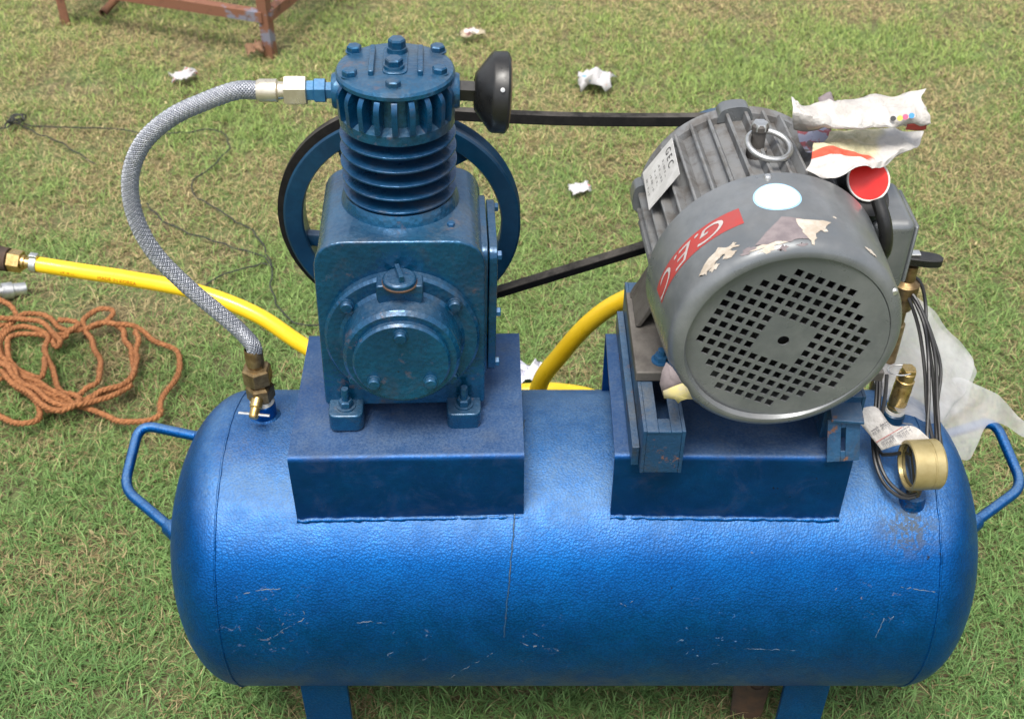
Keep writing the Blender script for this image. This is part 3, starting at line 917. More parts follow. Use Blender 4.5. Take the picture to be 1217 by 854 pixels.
def belt_path(R1, R2, n=60):
    c1, c2 = Vector((WX, 0, WZ)), Vector((BXC, 0, MZC - 0.012))
    d = (c2 - c1); L = d.length; base = math.atan2(d.z, d.x)
    off = math.acos((R1 - R2) / L)
    pts = []
    a0, a1 = base + off, base + 2 * math.pi - off
    for i in range(n + 1):
        a = a0 + (a1 - a0) * i / n
        pts.append(Vector((c1.x + R1 * math.cos(a), WY, c1.z + R1 * math.sin(a))))
    q0, q1 = base - off, base + off
    e = Vector((c2.x + R2 * math.cos(q0), WY, c2.z + R2 * math.sin(q0)))
    s = pts[-1]
    for i in range(1, 24):
        pts.append(s.lerp(e, i / 24))
    for i in range(n // 2 + 1):
        a = q0 + (q1 - q0) * i / (n // 2)
        pts.append(Vector((c2.x + R2 * math.cos(a), WY, c2.z + R2 * math.sin(a))))
    s, e = pts[-1], pts[0]
    for i in range(1, 30):
        t = i / 30
        pts.append(s.lerp(e, t) - Vector((0, 0, 0.006 * math.sin(math.pi * t))))
    return pts
bp = belt_path(WR + 0.0035, PR)
MB().sweep(bp, [(-0.0060, -0.0065), (0.0060, -0.0090), (0.0070, -0.0082), (0.0070, 0.0082), (0.0060, 0.0090), (-0.0060, 0.0065)], closed=True, up=(0, 1, 0)).build('drive_belt', M['rubber'], comp, sharp=30)

# ---------------- electric motor (axis along y)
MY = T(MXC, 1.04, 0) @ RZ(3.0) @ T(-MXC, -1.04, 0)      # the motor sits slightly turned on its rails
AX = MY @ T(MXC, 0, MZC) @ TO_Y        # local z = motor axis
def turn(x, y): return (x, y)
body = MB(AX).lathe([(0.0, 1.168), (0.1180, 1.160), (0.1180, 1.352), (0.126, 1.354), (0.128, 1.370), (0.118, 1.382), (0.050, 1.398), (0.044, 1.405), (0.0, 1.405)], 72).build('motor_body', M['grey_dirty'], comp, sharp=32)
mb = MB()
mb.prism([(0.116, -0.0040), (0.1302, -0.0020), (0.1312, 0.0), (0.1302, 0.0020), (0.116, 0.0040)], 1.160, 1.356)
mfin = mesh_of(mb, M['grey_dirty'], 30)
NFIN = 34
for k in range(NFIN):
    a = 360 * (k + 0.5) / NFIN
    if 225 < (360 - a) % 360 < 315: continue
    place('fin', mfin, AX @ RZ(a), body)
# local angle for AX: TO_Y = RX(-90): local x -> x, local y -> -z ; world angle phi -> local -phi
def on_cyl(phi, r, y):
    return MY @ Vector((MXC + r * math.cos(R_(phi)), y, MZC + r * math.sin(R_(phi))))
for phi in (96, 178, 14):
    Mx = AX @ RZ(-phi)
    mb = MB(Mx).prism(rounded([(0.118, -0.023), (0.135, -0.019), (0.1385, 0.0), (0.135, 0.019), (0.118, 0.023)], [0, 0.008, 0.012, 0.008, 0], 5), 1.350, 1.372)
    mb.build('lug', M['grey'], body, bevel=0.003)
MB(AX).lathe([(0.012, 1.40), (0.012, 1.415), (0.062, 1.416), (PR - 0.002, 1.420), (PR - 0.009, 1.437), (PR - 0.002, 1.454), (0.062, 1.458), (0.0, 1.458)], 48).build('motor_pulley', M['pump_dark'], comp, sharp=30)

# fan cover: drawn steel bowl with punched face
YF = 1.040
cov = [(0.1405, 1.178), (0.1430, 1.178), (0.1385, 1.10), (0.1362, 1.070)]
for k in range(9):
    a = math.pi / 2 * k / 8
    cov.append((0.1355 - 0.0155 + 0.0155 * math.cos(a), 1.059 - 0.0180 * math.sin(a)))
cov += [(0.1182, 1.0412), (0.1168, 1.0440), (0.1152, 1.0470)]
cover = MB(AX).lathe(cov, 96).build('fan_cover', M['grey'], comp, sharp=40)
# face with square holes
bm = bmesh.new()
RF = 0.1168
ring = [bm.verts.new((RF * math.cos(2 * math.pi * k / 96), RF * math.sin(2 * math.pi * k / 96), 0)) for k in range(96)]
edges = [bm.edges.new((ring[k], ring[(k + 1) % 96])) for k in range(96)]
pit, hs, rot = 0.01365, 0.0046, R_(-23)
ca, sa = math.cos(rot), math.sin(rot)
ox, oz = -0.003, -0.001
nh = 0
for i in range(-9, 9):
    for j in range(-9, 9):
        gx, gy = (i + 0.5) * pit, (j + 0.5) * pit
        if -2 <= i <= 1 and -2 <= j <= 1: continue
        if math.hypot(gx, gy) > 0.0965: continue
        q = []
        for sx, sy in ((-1, -1), (1, -1), (1, 1), (-1, 1)):
            x, y = gx + sx * hs, gy + sy * hs
            q.append(bm.verts.new((ox + x * ca - y * sa, oz + x * sa + y * ca, 0)))
        edges += [bm.edges.new((q[k], q[(k + 1) % 4])) for k in range(4)]
        nh += 1
q = [bm.verts.new((ox + 0.0068 * math.cos(2 * math.pi * k / 20), oz + 0.0068 * math.sin(2 * math.pi * k / 20), 0)) for k in range(20)]
edges += [bm.edges.new((q[k], q[(k + 1) % 20])) for k in range(20)]
bmesh.ops.triangle_fill(bm, use_beauty=True, use_dissolve=False, edges=edges)
bmesh.ops.recalc_face_normals(bm, faces=bm.faces)
bm.normal_update()
if bm.faces and sum(f.normal.z for f in bm.faces) < 0:
    bmesh.ops.reverse_faces(bm, faces=bm.faces)
bmesh.ops.transform(bm, matrix=T(MXC, 1.0466, MZC) @ RX(90), verts=bm.verts)
me = bpy.data.meshes.new('grille'); bm.to_mesh(me); bm.free()
gr = finish('grille', me, M['grey'], cover, sharp=30)
me.polygons.foreach_set('use_smooth', [False] * len(me.polygons))
sm = gr.modifiers.new('thickness', 'SOLIDIFY'); sm.thickness = 0.0022; sm.offset = -1
# fan behind the holes
mb = MB(AX).lathe([(0.0, 1.075), (0.030, 1.075), (0.032, 1.062), (0.0, 1.060)], 24)
for k in range(9):
    mb.box(0.028, 0.100, -0.0015, 0.0015, 1.068, 1.10, RZ(40 * k))
mb.lathe([(0.02, 1.102), (0.102, 1.102), (0.102, 1.104), (0.02, 1.104)], 48)
mb.build('fan', M['black_in'], cover, sharp=30)
place('cover_screw', mesh_of(MB().lathe([(0.0048, 0), (0.0044, 0.002), (0.003, 0.0035), (0, 0.0038)], 16), M['steel']), Matrix.Translation(on_cyl(95.5, 0.1420, 1.170)) @ RY(-5.5), cover)
place('cover_screw', mesh_of(MB().lathe([(0.0048, 0), (0.0044, 0.002), (0.003, 0.0035), (0, 0.0038)], 16), M['steel']), Matrix.Translation(on_cyl(30, 0.1295, 1.047)) @ RX(90), cover)

def cover_r(y):
    if y > 1.07: return 0.1362 + (y - 1.07) * (0.0068 / 0.108)
    if y > 1.059: return 0.1355 + (y - 1.059) * (0.0007 / 0.011)
    return 0.1200 + 0.0155 * math.sqrt(max(0.0, 1 - ((1.059 - y) / 0.018) ** 2))
def cyl_patch(outline, r, name, material, n=1, parent=cover):
    """outline: closed list of (phi, y) on the cover; a thin label following the curve"""
    bm = bmesh.new()
    vs = [bm.verts.new((p, y * 1000, 0)) for p, y in outline]
    f = bm.faces.new(vs)
    bmesh.ops.triangulate(bm, faces=[f])
    for _ in range(n):
        bmesh.ops.subdivide_edges(bm, edges=[e for e in bm.edges if abs(e.verts[0].co.x - e.verts[1].co.x) > 3], cuts=1)
        bmesh.ops.triangulate(bm, faces=bm.faces)
    for v in bm.verts:
        yy = v.co.y / 1000
        v.co = on_cyl(v.co.x, cover_r(yy) + r, yy)
    bmesh.ops.recalc_face_normals(bm, faces=bm.faces)
    me = bpy.data.meshes.new(name); bm.to_mesh(me); bm.free()
    return finish(name, me, material, parent, sharp=0)
# red maker's sticker, its letters read from the far side
p0, p1, ya, yb = 113, 172, 1.098, 1.126
st = [(p0 + (p1 - p0) * i / 24, ya) for i in range(25)] + [(p1 + (p0 - p1) * i / 24, yb) for i in range(25)]
s = cyl_patch(st, 0.0007, 'sticker', M['red'], 2); s['label'] = 'red arched sticker with pale letters'
tm = text_shape('G.E.C', 0.031, 0.45, 1)
for v in tm.vertices:
    # reading right to left as seen from the camera, letter tops to the camera
    phi = (p0 + p1) / 2 + math.degrees(v.co.x * 1.52 / 0.132)
    v.co = on_cyl(phi, cover_r((ya + yb) / 2 - v.co.y) + 0.0012, (ya + yb) / 2 - v.co.y * 0.98)
o = finish('sticker_lettering', tm, M['letter'], cover, sharp=0)
# round white sticker
c = [(94.5 + math.degrees(0.0255 * math.cos(2 * math.pi * k / 40) / 0.1315), 1.131 + 0.0255 * math.sin(2 * math.pi * k / 40)) for k in range(40)]
cyl_patch(c, 0.0006, 'sticker_edge', M['sticker_rim'], 2)
c = [(94.5 + math.degrees(0.0232 * math.cos(2 * math.pi * k / 40) / 0.1315), 1.131 + 0.0232 * math.sin(2 * math.pi * k / 40)) for k in range(40)]
cyl_patch(c, 0.0009, 'round_sticker', M['sticker'], 2)
def ragged(pts, amp_phi=1.0, amp_y=0.0018, k=5, seed=1):
    r = random.Random(seed); out = []
    for i in range(len(pts)):
        a, b = pts[i], pts[(i + 1) % len(pts)]
        for j in range(k):
            t = j / k
            out.append((a[0] + (b[0] - a[0]) * t + (r.uniform(-1, 1) * amp_phi if j else 0), a[1] + (b[1] - a[1]) * t + (r.uniform(-1, 1) * amp_y if j else 0)))
    return out
cyl_patch(ragged([(112, 1.056), (96, 1.094), (88, 1.090), (84, 1.055), (96, 1.050)], seed=3), 0.0007, 'torn_label', M['torn_dark'], 2)
cyl_patch(ragged([(90, 1.088), (73, 1.087), (82, 1.064), (85, 1.046), (88, 1.056)], seed=4), 0.0009, 'torn_label', M['torn_pale'], 2)
cyl_patch(ragged([(142, 1.060), (128, 1.080), (118, 1.066), (128, 1.066), (138, 1.053)], seed=5), 0.0007, 'torn_label', M['torn_pale'], 2)
cyl_patch(ragged([(119, 1.052), (104, 1.055), (96, 1.051), (106, 1.0485)], 1.0, 0.001, seed=6), 0.0005, 'torn_label', M['torn_pale'], 2)
cyl_patch(ragged([(57, 1.064), (52, 1.068), (49, 1.060), (54, 1.058)], 0.5, 0.001, seed=8), 0.0006, 'torn_label', M['torn_pale'], 1)
for i_, (p_, y_, dp, dy, mt) in enumerate(((124, 1.060, 4, .006, 'torn_pale'), (116, 1.053, 4, .004, 'torn_dark'), (107, 1.0475, 5, .003, 'torn_pale'), (100, 1.046, 3, .003, 'torn_dark'), (133, 1.055, 3, .004, 'torn_pale'), (91, 1.047, 3, .002, 'torn_dark'), (78, 1.070, 2, .003, 'torn_pale'), (121, 1.072, 2, .003, 'torn_pale'), (70, 1.10, 1.5, .002, 'torn_pale'))):
    cyl_patch(ragged([(p_ - dp, y_), (p_, y_ + dy), (p_ + dp, y_ - dy * .3), (p_ - dp * .2, y_ - dy)], dp * .35, dy * .35, 4, seed=20 + i_), 0.0006, 'torn_label', M[mt], 1)
# torn label hanging at the lower left of the cover
def flap(pts, name, material, seed, parent=cover):
    r = random.Random(seed); mb = MB()
    n = len(pts); c = sum((Vector(p) for p in pts), Vector()) / n + Vector((0, -0.0012, 0.0006))
    mb.add([tuple(Vector(p)) for p in pts] + [tuple(c)], [(i, (i + 1) % n, n) for i in range(n)])
    o = mb.build(name, material, parent, sharp=20)
    m = o.modifiers.new('thickness', 'SOLIDIFY'); m.thickness = 0.0005
    return o
flap([at_y(u, v, y) for u, v, y in ((792, 430, 1.0490), (799, 436, 1.0400), (806, 446, 1.0360), (812, 458, 1.0340), (801, 464, 1.0300), (788, 470, 1.0300), (784, 455, 1.0380), (787, 440, 1.0440))], 'torn_label', M['torn_dark'], 1)
flap([at_y(u, v, y) for u, v, y in ((788, 464, 1.0295), (800, 459, 1.0290), (811, 455, 1.0310), (817, 461, 1.0320), (823, 474, 1.0320), (816, 474, 1.0290), (809, 476, 1.0270), (806, 479, 1.0260), (802, 474, 1.0270), (795, 473, 1.0280), (789, 473, 1.0285))], 'torn_label', M['torn_yellow'], 2)

# nameplate
NP = Matrix.Translation(on_cyl(147, 0.1340, 1.300)) @ RY(-(147 - 90)) @ RZ(0)
npl = MB(NP @ RZ(0)).box(-0.031, 0.031, -0.045, 0.045, -0.0006, 0.0006).build('nameplate', M['plate'], body, bevel=0.0004)
def plate_text(body_s, size, x, y, dx=1.0):
    tm2 = text_shape(body_s, size)
    for v in tm2.vertices:
        # reads back to front, tops towards the crown of the motor
        v.co = NP @ Vector((x + v.co.y, y - v.co.x * dx, 0.0012))
    return finish('plate_lettering', tm2, M['ink'], body, sharp=0)
plate_text('G E C', 0.015, 0.0205, 0.010, 1.2)
for i, (s_, sz) in enumerate((('= - == = --', 0.0080), ('-= =  -- = =', 0.0080), ('= -- =  = -', 0.0080), ('- = ==  - =', 0.0080), ('== -  = -- =', 0.0075))):
    plate_text(s_, sz, 0.0085 - i * 0.0085, 0.0, 1.15)

# eye bolt
EB = T(MXC - 0.016, 1.262, MZC + 0.112)
eb = MB(EB).lathe([(0.0125, 0.0), (0.0125, 0.016), (0.0085, 0.018), (0.0085, 0.040), (0.0105, 0.041), (0.0105, 0.047), (0.0085, 0.050), (0, 0.050)], 20).build('eye_bolt', M['dark_foot'], body, sharp=30)
MB(EB).lathe([(0.0110, 0.042), (0.0110, 0.0475), (0.0092, 0.0505), (0, 0.0505)], 6).build('eye_bolt_head', M['steel'], body, sharp=30)
ER = EB @ T(0.011, -0.013, 0.027) @ RX(11) @ RY(8)
MB(ER).tube([Vector((0.0265 * math.cos(2 * math.pi * k / 48), 0.0265 * math.sin(2 * math.pi * k / 48), 0)) for k in range(48)], 0.0037, 10, closed=True).build('lifting_ring', M['steel'], body)

# motor feet
for sx in (-1, 1):
    x = MXC + sx * 0.128
    mb = MB()
    mb.box(x - 0.030, x + 0.030, 1.128, 1.300, 0.7065, 0.722)
    xin = MXC + sx * 0.098
    for y0, y1 in ((1.284, 1.298),):
        mb.prism(([(x - sx * 0.028, 0.720), (x + sx * 0.026, 0.720), (x + sx * 0.020, 0.735), (xin - sx * 0.01, 0.835)] if sx < 0 else [(x - sx * 0.028, 0.720), (xin - sx * 0.01, 0.835), (x + sx * 0.020, 0.735), (x + sx * 0.026, 0.720)]), -y1, -y0, RX(90))
    mb.prism([(x + sx * 0.024, 0.724), (x + sx * 0.016, 0.724), (xin - sx * 0.012, 0.832), (xin - sx * 0.002, 0.842)], -1.299, -1.218, RX(90))
    mb.build('motor_foot', M['dark_foot'], body, bevel=0.0025)
    mb = MB(T(x - sx * 0.004, 1.152, 0.722))
    mb.lathe([(0.0125, 0), (0.0125, 0.002), (0, 0.002)], 20).lathe([(0.0095, 0.002), (0.0095, 0.009), (0, 0.0095)], 6).lathe([(0.005, 0.009), (0.005, 0.018), (0, 0.019)], 12)
    mb.build('foot_bolt', M['pale_blue'], body, sharp=30)
# slide rails
def rail(x0, x1, y0, y1, z1, slot, name='motor_rail'):
    t = 0.0045
    z0 = ZP + 0.001
    mb = MB()
    mb.box(x0, x0 + t, y0, y1, z0, z1)
    mb.box(x1 - t, x1, y0, y1, z0, z1)
    sx0, sx1, sy0, sy1 = slot
    mb.box(x0 + t, sx0, y0, y1, z1 - t, z1 - 0.0004)
    mb.box(sx1, x1 - t, y0, y1, z1 - t, z1 - 0.0004)
    mb.box(sx0, sx1, y0, sy0, z1 - t, z1 - 0.0004)
    mb.box(sx0, sx1, sy1, y1, z1 - t, z1 - 0.0004)
    mb.box(x0 + t, x1 - t, y0 + 0.001, y0 + 0.001 + t, z0, z1 - t)
    return mb.build(name, M['rail'], comp, bevel=0.0008)
rl = rail(0.160, 0.212, 1.036, 1.345, 0.7062, (0.179, 0.194, 1.060, 1.135))
MB().box(0.150, 0.1595, 1.050, 1.330, ZP + 0.001, ZP + 0.032).build('angle_strip', M['rail'], rl, bevel=0.001)
rr = rail(0.398, 0.446, 1.100, 1.345, 0.7062, (0.412, 0.428, 1.120, 1.18))
# front tongue of the right rail with its adjusting slot
RT_M = T(0.4145, 1.078, 0.6900) @ RX(-20) @ RY(-4)
mb = MB(RT_M)
mb.box(-0.020, -0.003, -0.0035, 0, -0.058, 0.0)
mb.box(0.003, 0.021, -0.0035, 0, -0.058, 0.0)
mb.box(-0.003, 0.003, -0.0035, 0, -0.058, -0.044)
mb.box(-0.003, 0.003, -0.0035, 0, -0.012, 0.0)
mb.build('slotted_tongue', M['rail'], rr, bevel=0.0006)
MB(T(0.4165, 1.078, 0.6935) @ RZ(-6)).box(-0.018, 0.022, -0.012, 0.026, -0.002, 0.002).build('clamp_plate', M['rail'], rr, bevel=0.0008)

# terminal box, capacitor
tb = MB().box(0.440, 0.498, 1.205, 1.310, 0.790, 0.895).build('terminal_box', M['grey'], comp, bevel=0.012, seg=4)
MB().box(0.4975, 0.504, 1.213, 1.302, 0.800, 0.886).build('box_lid', M['grey'], tb, bevel=0.004)
MB().box(0.43, 0.445, 1.22, 1.30, 0.82, 0.88).build('box_neck', M['grey_dirty'], tb, bevel=0.002)
CPM = Matrix.Translation(at_y(1032, 214, 1.232)) @ RZ(4) @ RX(48)
cp = MB(CPM).lathe([(0.0, -0.075), (0.0245, -0.075), (0.0265, -0.070), (0.0265, -0.004), (0.0262, 0.0)], 36).build('capacitor', M['plastic'], comp, sharp=30)
MB(CPM).lathe([(0.0266, -0.002), (0.0266, 0.0015), (0.0252, 0.002), (0.0245, 0.0012)], 36).build('capacitor_rim', M['tape'], cp, sharp=30)
MB(CPM).lathe([(0.0250, 0.0010), (0.012, 0.0022), (0, 0.0025)], 36).build('capacitor_cap', M['red_cap'], cp)
CP2 = T(0.437, 1.225, 0.918) @ RZ(10) @ RX(40)
cp2 = MB(CP2).lathe([(0.0, -0.06), (0.0265, -0.06), (0.0265, -0.002), (0.0235, 0.004), (0.0, 0.006)], 32).build('capacitor', M['plastic'], comp, sharp=30)
mb = MB().tube(spline([(0.437, 1.198, 0.935), (0.447, 1.180, 0.91), (0.453, 1.178, 0.875), (0.452, 1.20, 0.84), (0.450, 1.23, 0.81)], 0.006), 0.0085, 10)
mb.build('conduit', M['plastic'], cp2)

# ball valve behind the motor
BV = T(0.556, 1.335, 0.0)
bz = tank_z(1.335)
bv = MB(BV).lathe([(0.0135, bz - 0.012), (0.0135, 0.640), (0.0105, 0.642), (0.0105, 0.668), (0.0155, 0.670), (0.0165, 0.690), (0.0185, 0.692), (0.0185, 0.712), (0.0145, 0.715), (0.0105, 0.718), (0.0105, 0.742), (0.006, 0.744), (0, 0.744)], 20).build('ball_valve', M['brass_dark'], comp, sharp=28)
mb = MB(BV @ T(0, 0, 0.748) @ RZ(-6) @ RY(4))
mb.prism(rounded([(-0.020, -0.012), (0.022, -0.0125), (0.040, -0.008), (0.040, 0.008), (0.022, 0.0125), (-0.020, 0.012)], [0.008] * 6, 4), 0.0, 0.012)
mb.build('valve_lever', M['plastic'], bv, bevel=0.003)
MB(BV @ T(-0.006, 0, 0.7605)).box(-0.010, 0.014, -0.006, 0.006, 0, 0.0035).build('lever_nut', M['steel'], bv, bevel=0.001)

# safety valve
sx, sy = 0.535, 1.212
sz = tank_z(sy)
SM = T(sx, sy, sz) @ RY(4) @ RX(-3)
sv = MB(SM).lathe([(0.0155, -0.010), (0.0155, 0.014), (0.0135, 0.016), (0, 0.016)], 24).build('valve_socket', M['pump_dark'], comp)
MB(SM).lathe([(0.0110, 0.015), (0.0135, 0.016), (0.0130, 0.021), (0.0105, 0.022)], 20).build('thread_tape', M['tape'], sv)
MB(SM).lathe([(0.0125, 0.0205), (0.0130, 0.026), (0.0120, 0.028), (0.0120, 0.030), (0.0128, 0.031), (0.0128, 0.062), (0.0120, 0.064), (0.0120, 0.066), (0.0128, 0.067), (0.0128, 0.072), (0.0112, 0.073), (0.0112, 0.084), (0.0095, 0.086), (0, 0.086)], 22).build('safety_valve', M['brass'], sv, sharp=28)
MB(SM @ T(0, 0, 0.086)).prism([(-0.0075, -0.0095), (0.0075, -0.0095), (0.0095, 0.002), (0.0060, 0.0095), (-0.0060, 0.0095), (-0.0095, 0.002)], 0, 0.006).build('valve_cap', M['brass'], sv, bevel=0.0008)
MB(SM @ T(-0.012, -0.001, 0.088) @ RY(-6)).tube([Vector((0.0165 * math.cos(2 * math.pi * k / 36), 0.0115 * math.sin(2 * math.pi * k / 36), 0)) for k in range(36)], 0.0010, 8, closed=True).build('pull_ring', M['steel'], sv)

# pressure gauge
GX, GY, GZ = 0.536, 1.086, 0.600
GM = T(GX, GY, GZ) @ RZ(4) @ RX(-6) @ TO_NX @ Matrix.Scale(0.95, 4)     # dial looks to the left and a little towards the camera
ga = MB(GM).lathe([(0.0, -0.022), (0.0325, -0.022), (0.0350, -0.019), (0.0350, -0.008), (0.0342, -0.007), (0.0342, -0.0055), (0.0350, -0.0045), (0.0350, 0.020), (0.0338, 0.022), (0.0305, 0.022), (0.0297, 0.017)], 56).build('pressure_gauge', M['gold'], comp, sharp=30)
MB(GM).lathe([(0.0302, 0.0165), (0.020, 0.0178), (0.0, 0.0185)], 48).build('gauge_glass', M['glass'], ga)
MB(T(GX, GY, 0)).lathe([(0.0095, tank_z(GY) - 0.01), (0.0095, GZ - 0.030)], 16).build('gauge_stem', M['brass_dark'], ga)
MB(T(GX, GY, 0)).lathe([(0.0185, tank_z(GY) - 0.008), (0.0165, tank_z(GY) + 0.010), (0.009, tank_z(GY) + 0.011)], 20).build('gauge_socket', M['tank'], ga)
# ------------------------------------------------------------------ yellow hose
yh = [at_y(38, 313, 1.84), at_y(95, 322, 1.83), at_y(160, 332, 1.81), at_y(235, 347, 1.78), at_y(305, 374, 1.75), at_y(365, 413, 1.72), at_y(440, 452, 1.70), at_y(530, 466, 1.69),
      at_y(610, 465, 1.70), at_y(665, 464, 1.71), at_y(718, 478, 1.73), at_y(738, 520, 1.72), at_y(708, 556, 1.66), at_y(655, 545, 1.60), at_y(636, 500, 1.57), at_y(642, 455, 1.56), at_y(664, 424, 1.55),
      at_y(700, 384, 1.535), at_y(742, 356, 1.52), at_y(810, 335, 1.50), at_y(900, 330, 1.48), at_y(990, 335, 1.43), at_y(1040, 338, 1.385), Vector((0.553, 1.352, 0.682))]
ypath = spline(yh, 0.012)
root = empty('yellow_hose', (-0.2, 1.75, 0.0), 'yellow rubber air hose with brass end fitting crossing behind the tank', 'hose')
MB().tube(ypath, 0.0152, 18).build('hose_tube', M['yellow'], root)
t0 = (ypath[0] - ypath[3]).normalized()
EM = Matrix.Translation(ypath[0]) @ t0.to_track_quat('Z', 'Y').to_matrix().to_4x4()
MB(EM).lathe([(0.0165, -0.012), (0.0172, -0.011), (0.0172, 0.000), (0.0165, 0.001)], 24).build('hose_clamp', M['steel'], root, sharp=30)
MB(EM).box(-0.006, 0.006, 0.0160, 0.0225, -0.013, 0.002).build('clamp_screw', M['steel'], root, bevel=0.001)
MB(EM).lathe([(0.0100, -0.004), (0.0105, 0.012), (0.0135, 0.013), (0.0140, 0.018), (0.0105, 0.020)], 18).build('hose_tail', M['brass'], root, sharp=30)
MB(EM @ RZ(10)).lathe([(0.0105, 0.018), (0.0215, 0.019), (0.0220, 0.022), (0.0220, 0.042), (0.0205, 0.044), (0.0120, 0.045)], 6).build('brass_nut', M['brass'], root, sharp=25)
fl = MB(EM).lathe([(0.0150, 0.043), (0.0230, 0.045), (0.0240, 0.075), (0.0380, 0.077), (0.0420, 0.082), (0.0420, 0.110), (0.0380, 0.114), (0.0, 0.114)], 28).build('union_fitting', M['rust_dark'], root, sharp=28)
MB(EM @ T(0.0, 0.0, 0.096) @ RX(-70)).lathe([(0.032, 0.0), (0.034, 0.040), (0.040, 0.042), (0.040, 0.050), (0.0, 0.052)], 28).build('union_flange', M['steel'], root, sharp=28)
# small red print on the hose
fr = frames(ypath)
cum = [0.0]
for a, b in zip(ypath, ypath[1:]): cum.append(cum[-1] + (b - a).length)
def on_hose(s, ang, r):
    i = 0
    while i < len(cum) - 2 and cum[i + 1] < s: i += 1
    f = (s - cum[i]) / (cum[i + 1] - cum[i])
    p = ypath[i].lerp(ypath[i + 1], f)
    t = (ypath[i + 1] - ypath[i]).normalized()
    side = t.cross(Vector((0, 0, 1))).normalized()      # to the camera
    upv = side.cross(t)
    return p + (side * math.cos(ang) + upv * math.sin(ang)) * r
for s0, txt in ((0.075, '-= = --'), (0.175, 'MADE IN KOREA')):
    tm3 = text_shape(txt, 0.0105)
    xs_ = [v.co.x for v in tm3.vertices]
    for v in tm3.vertices:
        v.co = on_hose(s0 + v.co.x, 0.12 + v.co.y / 0.0152, 0.01545)
    finish('hose_print', tm3, M['hose_ink'], root, sharp=0)

# ------------------------------------------------------------------ cables, bag, papers at the right
def cable(paths, label, radius):
    out = []
    for p in paths:
        out.append(spline([at_y(*q) for q in p], 0.006))
    mb = MB()
    for q in out: mb.tube(q, radius, 8)
    return mb
cb = empty('power_cable', at_y(1100, 500, 1.2) * 1.0, 'bundle of thin black cables hanging beside the safety valve and gauge', 'cable')
runs = [[(1073, 337, 1.335), (1086, 356, 1.315), (1098, 385, 1.285), (1103, 420, 1.26), (1104, 470, 1.21), (1102, 520, 1.165), (1108, 552, 1.13)],
        [(1075, 339, 1.332), (1090, 358, 1.31), (1104, 392, 1.28), (1112, 430, 1.25), (1114, 480, 1.205), (1117, 530, 1.155), (1116, 566, 1.115)],
        [(1076, 341, 1.330), (1092, 362, 1.31), (1108, 400, 1.275), (1118, 440, 1.245), (1113, 490, 1.20), (1119, 532, 1.155), (1118, 560, 1.12)],
        [(1074, 342, 1.328), (1084, 364, 1.31), (1093, 395, 1.285), (1099, 440, 1.245), (1102, 490, 1.20), (1110, 530, 1.155), (1112, 566, 1.115)],
        [(1070, 322, 1.34), (1083, 326, 1.34), (1095, 338, 1.335), (1100, 362, 1.32), (1101, 392, 1.29), (1108, 440, 1.25), (1112, 500, 1.19), (1114, 560, 1.12)],
        [(1046, 440, 1.215), (1045, 478, 1.185), (1041, 512, 1.155), (1044, 545, 1.12), (1056, 572, 1.09), (1076, 588, 1.068), (1090, 586, 1.062)],
        [(1043, 438, 1.218), (1041, 478, 1.188), (1037, 512, 1.158), (1040, 548, 1.12), (1052, 576, 1.088), (1072, 591, 1.066), (1088, 590, 1.06)],
        [(1054, 445, 1.215), (1052, 470, 1.19), (1046, 505, 1.16), (1045, 536, 1.13), (1055, 540, 1.12), (1070, 538, 1.11)]]
for q in runs:
    MB().tube(spline([at_y(*p) for p in q], 0.006), 0.0026, 8).build('strand', M['cable'], cb)

def patch_surface(grid, nu, nv, amp, seed, fs=14.0):
    rows = [[at_y(*p) if len(p) == 3 and p[0] > 5 else Vector(p) for p in r] for r in grid]
    def cr(P, t):
        n = len(P) - 1
        i = min(int(t * n), n - 1); f = t * n - i
        p1, p2 = P[i], P[i + 1]
        p0 = P[i - 1] if i else p1 * 2 - p2
        p3 = P[i + 2] if i + 2 <= n else p2 * 2 - p1
        return 0.5 * ((2 * p1) + (p2 - p0) * f + (2 * p0 - 5 * p1 + 4 * p2 - p3) * f * f + (3 * p1 - p0 - 3 * p2 + p3) * f ** 3)
    vs = []
    for j in range(nv + 1):
        for i in range(nu + 1):
            col = [cr(r, i / nu) for r in rows]
            p = cr(col, j / nv)
            a = Vector((seed, seed * 2, 0))
            w = Vector((mnoise.noise(p * fs + a), mnoise.noise(p * fs + a + Vector((9, 0, 0))), mnoise.noise(p * fs + a + Vector((0, 7, 0)))))
            ridge = abs(mnoise.noise(p * fs * 1.7 + a * 3))
            vs.append(p + w * amp + Vector((0, -1, 1)) * (0.25 - ridge) * amp * 0.8)
    W = nu + 1
    return [tuple(v) for v in vs], [(j * W + i, j * W + i + 1, (j + 1) * W + i + 1, (j + 1) * W + i) for j in range(nv) for i in range(nu)]
bag = MB()
gA = [[(1052, 360, 1.40), (1082, 352, 1.41), (1106, 368, 1.41), (1122, 386, 1.405)],
      [(1050, 405, 1.36), (1085, 403, 1.375), (1118, 408, 1.385), (1154, 428, 1.385)],
      [(1046, 452, 1.285), (1085, 452, 1.295), (1118, 456, 1.31), (1152, 462, 1.33)],
      [(1064, 492, 1.185), (1085, 497, 1.18), (1112, 505, 1.20), (1128, 486, 1.28)]]
vsA, fsA = patch_surface(gA, 36, 36, 0.010, 1.3)
bag.add(vsA, fsA)
gB = [[(1108, 462, 1.310), (1145, 449, 1.34), (1178, 470, 1.335), (1214, 498, 1.32), (1250, 522, 1.31)],
      [(1106, 496, 1.275), (1145, 485, 1.31), (1182, 492, 1.315), (1217, 508, 1.31), (1252, 530, 1.30)],
      [(1110, 524, 1.245), (1150, 545, 1.25), (1172, 506, 1.30), (1219, 519, 1.30), (1254, 540, 1.295)]]
vsB, fsB = patch_surface(gB, 40, 24, 0.009, 4.1)
bag.add(vsB, fsB)
